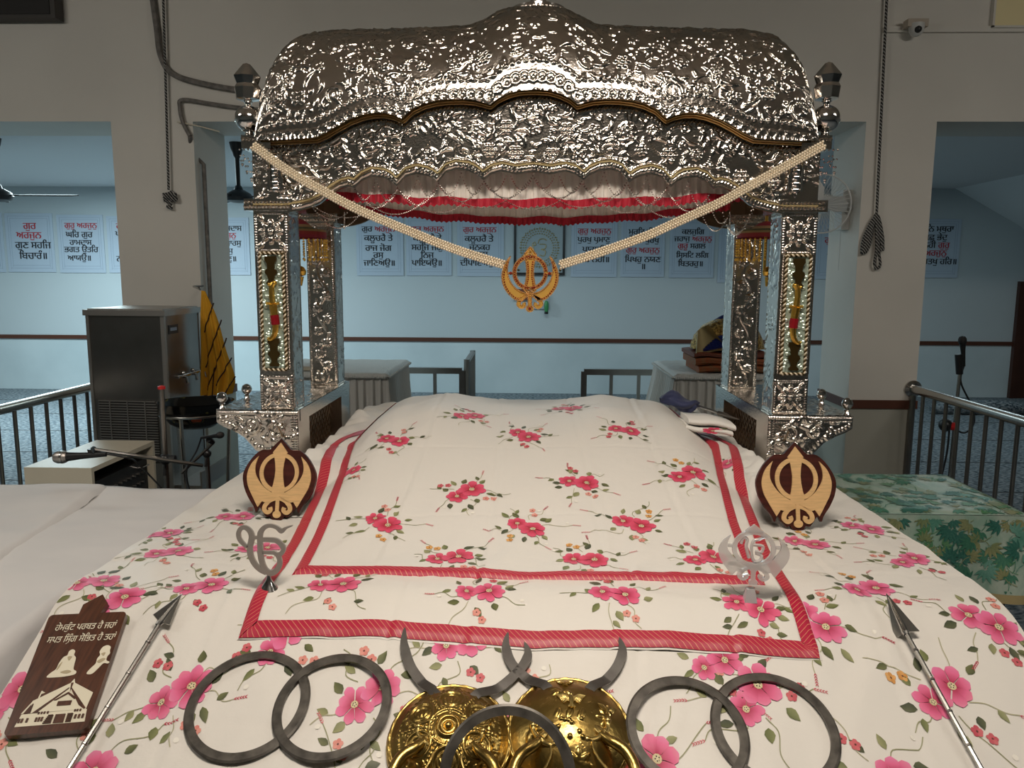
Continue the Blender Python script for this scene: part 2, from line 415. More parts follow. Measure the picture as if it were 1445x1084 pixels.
# brown door on the back wall
d = thing('door_1', 'dark brown door at the far right end of the back wall', 'door', (6.7, YW-0.03, 0)); d['kind'] = 'structure'
x0 = at_y(1431, 480, YW-0.04).x
g = G(); g.box(x0+0.07, x0+0.95, YW-0.04, YW, 0.0, 1.40)
for z0, z1 in ((0.15, 0.62), (0.75, 1.28)):
    g.box(x0+0.18, x0+0.84, YW-0.052, YW-0.04, z0, z1)
g.build('door_leaf', 'door_brown', d)
g = G(); g.box(x0, x0+0.07, YW-0.06, YW, 0, 1.47); g.box(x0+0.95, x0+1.02, YW-0.06, YW, 0, 1.47); g.box(x0+0.07, x0+0.95, YW-0.06, YW, 1.40, 1.47)
g.build('door_frame', 'door_brown', d)

# cable trunking, boards and camera high on the beam
z1 = at_y(1350, 41, YF-.02).z
g = G(); g.box(2.10, 5.5, YF-0.022, YF-0.001, z1-0.016, z1+0.016)
tag(g.build('cable_trunking', 'wall_front'), 'thin grey cable trunking running along the beam above the right column', 'trunking')
b_ = at_y(78, 25, YF-.10)
t = thing('wall_speaker', 'dark grey box mounted high on the beam in the top left corner', 'speaker', (b_.x-.3, YF, b_.z))
G().box(b_.x-.75, b_.x, YF-.10, YF-.012, b_.z, ZT-.02).build('body', 'dark_grey', t)
G().box(b_.x-.70, b_.x-.05, YF-.012, YF, b_.z+.05, ZT-.06).build('bracket', 'black_matte', t)
G().box(b_.x-.72, b_.x-.03, YF-.106, YF-.10, b_.z+.02, ZT-.04).build('front_grille', 'black_matte', t)
b_ = at_y(1403, 36, YF-.03)
t = thing('notice_board', 'yellowish board fixed high on the beam in the top right corner', 'board', (b_.x+.4, YF, b_.z))
G().box(b_.x, b_.x+.9, YF-.03, YF, b_.z, ZT-.02).build('panel', 'panel_cream', t)
g = G(); g.box(b_.x-.012, b_.x, YF-.034, YF, b_.z-.01, ZT-.01); g.box(b_.x-.012, b_.x+.91, YF-.034, YF, b_.z-.012, b_.z); g.build('edge_strip', 'wall_front', t)

a = at_y(1292, 42, YF-0.06)
t = thing('security_camera', 'small white dome security camera under the trunking above the right column', 'camera', (a.x, YF, a.z+0.04))
G().box(a.x-0.06, a.x+0.06, YF-0.09, YF-0.026, a.z+0.012, a.z+0.055).build('mount', 'ceiling_paint', t)
g = G(); g.sphere((a.x, YF-0.07, a.z), 0.042, 16, 10); g.lathe([(0.044, 0.0), (0.044, 0.03), (0.0, 0.03)], (a.x, YF-0.07, a.z), (0,0,1), 16); g.build('housing', 'white_plastic', t)
G().sphere((a.x-0.004, YF-0.098, a.z-0.008), 0.022, 12, 8).build('lens', 'black_plastic', t)

# cables on the beam and the left column
def cable(name, pix, r, m, label, y=YF-0.02):
    pts = catmull([at_y(px, py, y) for px, py in pix], 6)
    return tag(G().tube(pts, r, 8).build(name, m), label, 'cable')
cable('cable_bundle', [(214, -12), (221, 40), (227, 80), (245, 105), (290, 119), (345, 128), (400, 132)], 0.018, 'grey_cable', 'thick grey bundle of cables sweeping across the beam behind the shrine roof')
cable('conduit', [(400, 157), (345, 153), (300, 147), (258, 141), (254, 152), (258, 172), (268, 192)], 0.013, 'grey_cable', 'grey conduit bent around the corner of the beam below the cable bundle')
pts = [at_y(268, 192, YF-0.02)]+[at_y(270, 215, YF+0.06)]+[(-2.112, YF+0.08, z) for z in (2.2, 1.8, 1.45, 1.2)]
tag(G().tube(pts, 0.014, 8).build('conduit_pipe', 'grey_cable'), 'straight grey conduit running down the side of the left column', 'cable')
cable('thin_wire', [(250, 172), (280, 178), (310, 186)], 0.004, 'cream_laminate', 'thin pale wire fixed across the beam beside the left column')

# cords hanging from the ceiling
def cord(px0, px1, ytop, ybot, y, label, wound):
    t = thing('hanging_cord', label, 'cord', at_y(px1, ybot, y), 'twisted cords of the ceiling fans')
    A, B = at_y(px0, ytop, y), at_y(px1, ybot, y)
    G().tube([A.lerp(B, k/30) for k in range(31)], 0.008, 6).build('cord', 'twisted_cord', t)
    g = G(); g.tube(catmull([at_y(p, q, y+dy) for p, q, dy in wound], 6), 0.009, 6); g.build('coil', 'twisted_cord', t)
wl = []
for k in range(34):
    a = k*2.4; rr = 6+5*math.sin(k*1.7)
    wl.append((240+rr*math.cos(a), 278+0.75*rr*math.sin(a), 0.012*math.sin(k*3.1)))
wl += [(241, 288, 0), (236, 292, 0), (243, 294, 0)]
cord(230, 238, -14, 268, YF-0.03, 'twisted dark cord with a tight knot hanging over the left column', wl)
wr = [(1236, 303, 0)]
for k in range(6):
    wr += [(1228-k % 3*4, 330+k*1.5, .005*k), (1216+(k % 2)*3, 357, .004*k), (1222+k, 345, 0), (1237-k*0.3, 303, .004*k), (1246-k, 340, .004*k), (1240+(k % 2)*5, 352, .003*k), (1237, 306, 0)]
wr += [(1237, 350, 0), (1234, 372, 0), (1238, 379, 0), (1242, 372, 0), (1239, 350, 0)]
cord(1252, 1237, -14, 303, YF-0.03, 'twisted dark cord wound into long loops hanging on the right column', wr)

# ------------------------------------------------------------------ writing: nonzero-winding scan lines of the font's outlines
_dg = None; _tc = {}
def text_strips(s, rows=64):
    """strips (x0,x1,y0,y1) in em units of one line of text, and its width"""
    s = re.sub('([\u0A15-\u0A39])\u0A3F', '\u0A3F\\1', s)
    s = re.sub('([\u0A15-\u0A39]\u0A4D)\u0A3F([\u0A15-\u0A39])', '\u0A3F\\1\\2', s)
    key = (s, rows)
    if key in _tc: return _tc[key]
    tails = []
    while '\u0A4D\u0A30' in s:
        i = s.index('\u0A4D\u0A30'); s = s[:i]+s[i+2:]
        w = text_strips(s[:i], rows)[1]
        tails.append(w)
    c = bpy.data.curves.new('line', 'FONT'); c.body = s; c.resolution_u = 3
    o = bpy.data.objects.new('line', c); COL.objects.link(o)
    dg = bpy.context.evaluated_depsgraph_get()
    cu = o.evaluated_get(dg).to_curve(dg)
    polys = []
    for sp in cu.splines:
        P = sp.bezier_points; m = len(P); pl = []
        for i in range(m):
            a, b_ = P[i], P[(i+1) % m]
            for k in range(4):
                t = k/4; u = 1-t
                q = a.co*u**3+a.handle_right*3*u*u*t+b_.handle_left*3*u*t*t+b_.co*t**3
                pl.append((q.x, q.y))
        if m > 1: polys.append(pl)
    o.to_curve_clear() if hasattr(o, 'to_curve_clear') else None
    bpy.data.objects.remove(o); bpy.data.curves.remove(c)
    lo, hi = -0.45, 1.15; h = (hi-lo)/rows; out = []; wmax = 0
    for r in range(rows):
        y = lo+(r+0.5)*h; ev = []
        for pl in polys:
            for i in range(len(pl)):
                (xa, ya), (xb, yb) = pl[i-1], pl[i]
                if (ya <= y) != (yb <= y):
                    ev.append((xa+(xb-xa)*(y-ya)/(yb-ya), 1 if yb > ya else -1))
        ev.sort(); wn = 0
        for k, (x, d_) in enumerate(ev):
            if wn == 0: st = x
            wn += d_
            if wn == 0 and x-st > 1e-4: out.append((st, x, y-h/2, y+h/2)); wmax = max(wmax, x)
    for w in tails:
        for k in range(9):
            x = w-0.10-0.03*k
            out.append((x-0.035, x+0.035, -0.03-k*0.022, -0.005-k*0.022))
    _tc[key] = (out, wmax)
    return _tc[key]
def write(g, s, o, ux, uy, em, width=None, bold=0.0, align=0.5, t=0.002, mi=0, rows=64, x=0.0):
    st, w = text_strips(s, rows)
    if width: em = width/max(w, 1e-3)
    o, ux, uy = Vector(o), Vector(ux), Vector(uy); nn = ux.cross(uy)
    sh = -w*em*align
    for x0, x1, y0, y1 in st:
        q = [(x0-bold, y0), (x1+bold, y0), (x1+bold, y1), (x0-bold, y1)]
        g.add([o+ux*(a*em+sh+x)+uy*(b_*em)+nn*t for a, b_ in q], [(0,1,2,3)], mi)
    return w*em

# ------------------------------------------------------------------ sheets of writing on the back wall
X3, Z3 = (1,0,0), (0,0,1)
def poster(px0, px1, py0, py1, lines, label, sub=0.108, shift=0):
    y = YW-0.012
    a = at_y(px0, (py0+py1)/2, y); b_ = at_y(px1, (py0+py1)/2, y); cx = (px0+px1)/2
    zt = at_y(cx, py0, y).z; zb = at_y(cx, py1, y).z
    t = thing('verse_poster', label, 'poster', ((a.x+b_.x)/2, y, zb), 'printed verse posters on the back wall')
    G().box(a.x, b_.x, y, y+0.006, zb, zt).build('paper', 'poster_paper', t)
    g = G(); m = 0.045*(b_.x-a.x)
    for k in (1.0, 2.0):
        mm = m*k+0.01; w = 0.004
        g.box(a.x+mm, b_.x-mm, y-0.001, y, zt-mm, zt-mm+w); g.box(a.x+mm, b_.x-mm, y-0.001, y, zb+mm*1.3, zb+mm*1.3+w)
        g.box(a.x+mm, a.x+mm+w, y-0.001, y, zb+mm, zt-mm); g.box(b_.x-mm-w, b_.x-mm, y-0.001, y, zb+mm, zt-mm)
    g.build('printed_border', 'poster_line', t)
    gk, gr = G(), G()
    for ln in lines:
        py, segs, xc = ln[0], ln[1], ln[2]
        em = ln[3]/100 if len(ln) > 3 else sub
        tot = sum(text_strips(s)[1] for s, _ in segs)*em+0.3*em*(len(segs)-1)
        pos = at_y(xc, py, y); x = pos.x-tot/2
        for s, c in segs:
            w = write(gr if c == 'r' else gk, s, (x, y-0.001, pos.z-0.25*em), X3, Z3, em, bold=0.028, align=0)
            x += w+0.3*em
    if gk.v: gk.build('lettering', 'ink_black', t, flat=True)
    if gr.v: gr.build('red_lettering', 'ink_red', t, flat=True)
k, r_ = 'k', 'r'
poster(-62, 5, 300, 384, [(330, [('ਗੁਰੁ', r_)], -28), (350, [('ਰਾਮਦਾਸ', k)], -28)], 'verse poster cut off by the edge of the picture')
poster(9, 76, 301, 384, [(320, [('ਗੁਰ', r_)], 42, 12.5), (333, [('ਅਰਜੁਨ', r_)], 41, 12.5), (347, [('ਗੁਣ ਸਹਜਿ', k)], 47, 12.5), (362, [('ਬਿਚਾਰੰ॥', k)], 47, 12.5)],
       'verse poster with four lines, the top two red, first left of the column')
poster(82, 147, 303, 385, [(319, [('ਗੁਰੁ ਅਰਜੁਨੁ', r_)], 114, 10), (332, [('ਘਰਿ ਗੁਰ', k)], 112), (343, [('ਰਾਮਦਾਸ', k)], 114, 10), (353, [('ਭਗਤ ਉਤਰਿ', k)], 115, 10.5), (365, [('ਆਯਉ॥', k)], 112, 10.5)],
       'verse poster with one red line over four black ones, beside the left column')
poster(152, 218, 305, 385, [(320, [('ਗੁਰੁ', r_)], 172), (331, [('ਪਰਸਿ', k)], 175), (366, [('ਨਰ', k)], 172)], 'verse poster mostly hidden behind the left column')
poster(287, 352, 307, 388, [(323, [('ਹਰਿ ਰਾਮਦਾਸ', k)], 316, 10), (333, [('ਅਰਜੁਨੁ', r_)], 319, 10), (344, [('ਗੁਰਉ ਪਾਰਸੁ', k)], 317, 10), (355, [('ਪਰਸੁ', k)], 319, 10), (366, [('ਪ੍ਰਮਾਣੁ॥', k)], 319, 10)],
       'verse poster between the left column and the front shrine pillar, red second line')
poster(503, 569, 305, 389, [(324, [('ਗੁਰ', k), ('ਅਰਜੁਨ', r_)], 534, 10), (337, [('ਕਲੂਚਰੈ ਤੇ', k)], 534), (351, [('ਰਾਜ ਜੋਗ', k)], 534), (361, [('ਰਸੁ', k)], 534), (372, [('ਜਾਣਿਅਉ॥', k)], 535)],
       'verse poster beside the rear left pillar, first word black and second red')
poster(573, 637, 305, 389, [(324, [('ਗੁਰ ਅਰਜੁਨ', r_)], 603, 10), (337, [('ਕਲੂਚਰੈ ਤੇ', k)], 603), (350, [('ਸਹਜਿ ਜੋਗੁ', k)], 603), (361, [('ਨਿਜੁ', k)], 603), (372, [('ਪਾਇਯਉ॥', k)], 602)],
       'verse poster crossed by the left bead band, second from the rear left pillar')
poster(645, 711, 305, 390, [(325, [('ਗੁਰ ਅਰਜੁਨ', r_)], 677, 10), (338, [('ਕਲੂਚਰੈ ਤੇ', k)], 676), (350, [('ਜਨਕਹ', k)], 677), (360, [('ਕਲਸੁ', k)], 677), (372, [('ਦੀਪਾਇਅਉ॥', k)], 676)],
       'verse poster immediately left of the framed picture')
poster(806, 871, 308, 391, [(327, [('ਗੁਰੁ ਅਰਜੁਨੁ', r_)], 839, 10), (339, [('ਪੁਰਖੁ ਪ੍ਰਮਾਣੁ', k)], 838, 10), (353, [('ਪਾਰਥਉ', k)], 838), (367, [('ਚਾਲੈ ਨਹੀ॥', k)], 836)],
       'verse poster immediately right of the framed picture')
poster(876, 938, 308, 391, [(328, [('ਮੂਰਤਿ ਪੰਚ', k)], 907, 10), (340, [('ਪ੍ਰਮਾਣ ਪੁਰਖੁ', k)], 907, 10), (354, [('ਗੁਰੁ ਅਰਜੁਨੁ', r_)], 907, 10), (367, [('ਪਿਖਹੁ ਨਯਣ', k)], 907, 10.5), (377, [('॥', k)], 907)],
       'verse poster crossed by the right bead band with its red line third')
poster(945, 1008, 308, 392, [(328, [('ਕਲਜੁਗਿ', k)], 978, 9.5), (338, [('ਜਹਾਜੁ', k), ('ਅਰਜੁਨੁ', r_)], 978, 9.5), (348, [('ਗੁਰੂ', r_), ('ਸਗਲ', k)], 976, 9.5), (361, [('ਸ੍ਰਿਸਟਿ ਲਗਿ', k)], 977, 9.5), (373, [('ਬਿਤਰਹੁ॥', k)], 974, 10)],
       'verse poster beside the rear right pillar with red words in two lines')
poster(1014, 1076, 308, 399, [], 'verse poster hidden by the rear right pillar, its writing covered')
poster(1086, 1148, 308, 393, [], 'verse poster hidden behind the front right pillar')
poster(1151, 1216, 308, 394, [(328, [('ਪਰਤਖਿ', k)], 1184), (340, [('ਗੁਰੁ', r_)], 1172), (351, [('ਕੰਚਨ', k)], 1180), (363, [('ਬੂਝਹੁ', k)], 1178)], 'verse poster mostly hidden behind the wall fan and right column')
poster(1290, 1354, 309, 392, [(324, [('ਭਨਿ ਮਥੁਰਾ', k)], 1323, 10.5), (336, [('ਕਛੁ ਭੇਦੁ', k)], 1320, 10.5), (347, [('ਨਹੀ', k), ('ਗੁਰੁ', r_)], 1321, 10.5), (358, [('ਅਰਜੁਨੁ', r_)], 1320, 10.5), (370, [('ਪਰਤਖੁ ਹਰਿ॥', k)], 1322, 10.5)],
       'verse poster to the right of the right column')

# framed picture
y = YW-0.03
a = at_y(725, 388, y); b_ = at_y(798, 311, y)
t = thing('framed_picture', 'black framed picture with a round silver wreath behind the gold emblem', 'picture', ((a.x+b_.x)/2, y, a.z))
fw_ = 0.03; g = G()
g.box(a.x, b_.x, y-0.01, YW, b_.z-fw_, b_.z); g.box(a.x, b_.x, y-0.01, YW, a.z, a.z+fw_)
g.box(a.x, a.x+fw_, y-0.01, YW, a.z+fw_, b_.z-fw_); g.box(b_.x-fw_, b_.x, y-0.01, YW, a.z+fw_, b_.z-fw_)
g.build('frame', 'black_plastic', t)
G().box(a.x+fw_, b_.x-fw_, y, YW, a.z+fw_, b_.z-fw_).build('mount', 'picture_white', t)
cx, cz = (a.x+b_.x)/2, (a.z+b_.z)/2
g = G()
for rr, n, s_ in ((0.235, 44, 0.013), (0.205, 38, 0.010), (0.175, 36, 0.011), (0.25, 24, 0.008)):
    for k in range(n):
        q = 2*PI*k/n; g.octa((cx+rr*math.cos(q), y-0.006, cz+rr*math.sin(q)), s_)
g.build('wreath', 'gold_fabric', t)
g = G(); g.tube(catmull([(cx+q*0.1, y-0.004, cz+w*0.1) for q, w in ((-.9,.5),(-.6,.7),(-.5,.3),(-.9,.4))], 4)+[Vector((cx-.06, y-.004, cz-.09))], 0.006, 5)
g.tube(catmull([(cx+q*0.1, y-0.004, cz+w*0.1) for q, w in ((-.2,.5),(0,1),(.5,1.1),(.9,.9))], 5), 0.006, 5)
g.tube(catmull([(cx+q*0.1, y-0.004, cz+w*0.1) for q, w in ((.0,.45),(.75,.4),(.7,-.1),(.2,-.2),(.75,-.4),(.6,-1),(.0,-.9))], 5), 0.006, 5)
g.build('emblem', 'gold_fabric', t)
for sx, sz in ((a.x+0.06, b_.z-0.06), (b_.x-0.06, b_.z-0.06), (a.x+0.06, a.z+0.06), (b_.x-0.06, a.z+0.06)):
    G().octa((sx, y-0.004, sz), 0.018).build('corner_rosette', 'trim_gold', t)
# box and switchboard below the picture
a = at_y(725, 423, y); b_ = at_y(747, 408, y)
t = thing('wooden_box', 'small reddish wooden box on the wall below the framed picture', 'box', (a.x+.1, YW, a.z))
G().box(a.x, b_.x, YW-0.05, YW, a.z, b_.z).build('case', 'rust', t)
G().box(a.x+0.03, b_.x-0.02, YW-0.056, YW-0.05, a.z+0.03, b_.z-0.03).build('front_plate', 'brown_trim', t)
a = at_y(751, 436, y); b_ = at_y(775, 416, y)
t = thing('switchboard', 'pale electric switchboard below the gold emblem with a green plug', 'switch', ((a.x+b_.x)/2, YW, a.z))
G().box(a.x, b_.x, YW-0.03, YW, a.z, b_.z).build('plate', 'picture_white', t)
for j in range(2):
    for k in range(3):
        xx = lerp(a.x, b_.x, 0.32+0.2*k); zz = lerp(a.z, b_.z, 0.45+0.32*j)
        G().box(xx-0.012, xx+0.012, YW-0.042, YW-0.03, zz-0.025, zz+0.025).build('switch', 'white_plastic', t)
g = G(); c_ = at_y(771, 432, y)
g.lathe([(0, -.07), (0.02, -.07), (0.028, -.03), (0.028, .04), (0.015, .065), (0, .065)], (c_.x, YW-0.055, c_.z), (0,0,1), 12); g.build('plug', 'green_plastic', t)
g = G(); g.lathe([(0, -.1), (0.025, -.1), (0.025, -.07), (0, -.07)], (c_.x, YW-0.055, c_.z), (0,0,1), 12); g.build('plug_foot', 'black_plastic', t)

# ceiling fans of the hall behind
def ceiling_fan(px, pyhub, y, a0, label):
    c = at_y(px, pyhub, y)
    t = thing('ceiling_fan', label, 'fan', (c.x, y, ZC), 'dark ceiling fans over the hall behind')
    g = G(); g.lathe([(0, ZC-c.z), (0.06, ZC-c.z), (0.05, ZC-c.z-0.05), (0.03, ZC-c.z-.11), (0.018, ZC-c.z-0.13), (0.018, 0.09), (0.028, 0.08), (0.04, 0.05), (0.0, 0.05)], c, (0,0,1), 16)
    g.build('down_rod', 'black_plastic', t)
    g = G(); g.lathe([(0, 0.055), (0.05, 0.05), (0.10, 0.02), (0.115, -0.01), (0.10, -0.04), (0.05, -0.055), (0, -0.058)], c, (0,0,1), 24); g.build('motor', 'black_plastic', t)
    for k in range(3):
        q = a0+2*PI*k/3; d_ = Vector((math.cos(q), math.sin(q), 0)); e = Vector((-d_.y, d_.x, 0.16)).normalized()
        g = G(); pts = [(0.09, .018), (0.17, .022), (0.20, 0.055), (0.60, 0.065), (0.64, 0.04)]
        g.prism([(r0, w) for r0, w in pts]+[(r0, -w) for r0, w in pts[::-1]], c, d_, e, -0.004, 0.004); g.build('blade', 'black_matte', t)
ceiling_fan(337, 277, 6.6, 0.15, 'dark ceiling fan seen between the left column and the shrine')
ceiling_fan(-3, 275, 6.4, 0.05, 'dark ceiling fan at the left edge with one blade pointing to the column')

# wall fan on the side of the right column
c = at_y(1159, 288, 5.1)
t = thing('wall_fan', 'white wall fan on the side of the right column, half behind the shrine', 'fan', (2.03, 5.15, c.z))
ax = Vector((-0.62, -0.75, -0.18)).normalized(); ua = ax.orthogonal().normalized(); ub = ax.cross(ua)
g = G()
R_ = 0.185
g.tube([c+ua*(R_*math.cos(2*PI*k/40))+ub*(R_*math.sin(2*PI*k/40)) for k in range(40)], 0.005, 6, True)
for k in range(40):
    q = 2*PI*k/40; d_ = ua*math.cos(q)+ub*math.sin(q)
    g.tube([c+ax*0.05+d_*0.03, c+ax*0.05+d_*0.12, c+d_*R_, c-ax*0.06+d_*0.12, c-ax*0.07+d_*0.05], 0.0014, 4, caps=False)
g.build('cage', 'white_plastic', t)
g = G()
for k in range(3):
    q = 2*PI*k/3+0.4; d_ = ua*math.cos(q)+ub*math.sin(q); e = (ub*math.cos(q)-ua*math.sin(q)+ax*0.4).normalized()
    g.prism([(0.02, -.02), (0.08, -.06), (0.15, -.055), (0.165, 0), (0.14, 0.05), (0.08, 0.05), (0.02, 0.02)], c-ax*0.005, d_, e, -0.0015, 0.0015)
g.build('blades', 'white_plastic', t)
G().tube([c-ax*0.03, c-ax*0.09, c-ax*0.16], [0.05, 0.055, 0.04], 16).build('motor', 'white_plastic', t)
h = Vector((2.005, 5.16, c.z-0.02))
G().tube([c-ax*0.13, h+Vector((0, 0, -0.02))], 0.02, 10).build('arm', 'white_plastic', t)
g = G(); g.box(1.985, 2.034, 5.10, 5.22, c.z-0.16, c.z+0.09); g.build('mount', 'white_plastic', t)
G().tube([(2.0, 5.14, c.z-0.16), (2.0, 5.14, c.z-0.42)], 0.002, 5).build('pull_cord', 'white_plastic', t)
# ------------------------------------------------------------------ the bed: platform, sheets, mattress, mound
BX, YB, SL, ZM = 1.033, 1.60, 0.51, 0.80
Y0, Y1 = 1.02, 2.76
def base_z(x, y):
    d_ = YB-np.asarray(y, float)
    w = 0.05          # rounding of the edge where the sheet turns down
    return ZM-SL*np.where(d_ > w, d_, np.where(d_ < -w, 0, (d_+w)**2/(4*w)))
def mattress_z(x, y):
    ax_ = np.abs(np.asarray(x, float))
    e = ss((0.80-ax_)/0.05)*ss((np.asarray(y, float)-2.16)/0.06)*ss((3.52-np.asarray(y, float))/0.05)
    return e*(0.088+0.050*np.abs(vnoise(x*8+y*4+3, y*6-x*5))+0.034*np.abs(vnoise(x*19-y*9, y*15+x*6+8)))
def bed_z(x, y):
    ax_ = np.abs(np.asarray(x, float)); y = np.asarray(y, float)
    e = ss((0.80-ax_)/0.05)*ss((y-2.08)/0.30)*ss((3.52-y)/0.05)
    return e*(0.108+0.035*np.abs(vnoise(x*5+y*3+3, y*4-x*3)))*ss((ax_-.46)/.2)
def mound_z(x, y):
    x = np.asarray(x, float); y = np.asarray(y, float)
    f = ss((y-1.70)/1.06)*ss((3.16-y)/0.16+0.25)
    m = 0.197*f*ss((0.80-np.abs(x))/0.34)
    m = m+0.022*ss((y-2.2)/.6)*(np.exp(-((x+0.33)/0.12)**2)+0.9*np.exp(-((x-0.27)/0.11)**2)+0.35*np.exp(-((x+0.55)/0.08)**2))*ss((0.8-np.abs(x))/.3)
    return m
def folds(x, y, k):
    """soft creases of the satin"""
    x = np.asarray(x, float); y = np.asarray(y, float)
    a = 0.0030*vnoise(x*7+y*2.0+11*k, y*3.2+5)+0.0024*vnoise(x*19-y*5+3*k, y*6+x*3)
    rid = 1-2*np.abs(vnoise(x*9-y*4.5+7*k, y*2.2+x*1.3+9*k))*2
    a = a+0.0020*np.maximum(rid-0.45, 0)
    if k == 0:
        left = ss((-0.35-x)/0.4)*ss((2.6-y)/.5); right = ss((x-0.35)/0.4)
        a = a+0.006*left*vnoise(x*16+y*13, y*4-x*5)+0.005*right*vnoise(x*15-y*14, y*3+x*4)
    for q, x0 in enumerate((-.36, -.12, .16, .40) if k else (-.66, -.28, .22, .70)):
        a = a-0.0016*np.exp(-((x-x0-.02*np.sin(y*3+q))/.006)**2)*(1 if k else ss((y-1.0)/.3))+0.0011*np.exp(-((x-x0-.02*np.sin(y*3+q)-.014)/.009)**2)
    for y0 in ((2.02, 2.40) if k else (1.34, 1.78)): a = a-0.0010*np.exp(-((y-y0-.01*np.sin(x*4))/.006)**2)
    a = a*1.5
    if k == 1:
        a = a+0.004*ss((2.0-y)/.3)*vnoise(x*22, y*5)
    return a
HW1 = ([1.45, 1.9, 2.3, 2.6, 2.85, 3.12], [0.598, 0.618, 0.655, 0.705, 0.655, 0.60])
HW2 = ([1.65, 2.0, 2.3, 2.6, 2.85, 3.12], [0.547, 0.570, 0.600, 0.645, 0.615, 0.57])
def hw(k, y): return np.interp(y, *(HW1 if k == 1 else HW2))
def xc(k, y): return 0.012*ss((np.asarray(y)-1.7)/1.0)-0.008
FRONT = {0: Y0, 1: 1.482, 2: 1.683}
def front(k, x): return FRONT[k]-0.012*np.asarray(x)/0.55*(1 if k else 0)+(0.012*np.abs(np.sin(np.asarray(x)*5.2)) if k else 0)
def sheet_z(x, y, k):
    x = np.asarray(x, float); y = np.asarray(y, float)
    z0 = base_z(x, y)+folds(x, y, 0)
    if k == 0: return z0
    z = np.maximum(base_z(x, y)+mound_z(x, y), base_z(x, y)+bed_z(x, y))
    z = z+folds(x, y, k)*1.2
    z = np.maximum(z, z0)+0.0075*k
    return z
def snorm(x, y, k):
    e = 1e-3
    zx = (sheet_z(x+e, y, k)-sheet_z(x-e, y, k))/(2*e); zy = (sheet_z(x, y+e, k)-sheet_z(x, y-e, k))/(2*e)
    n = np.stack([-zx, -zy, np.ones_like(zx)], -1); return n/np.linalg.norm(n, axis=-1, keepdims=True), zx, zy

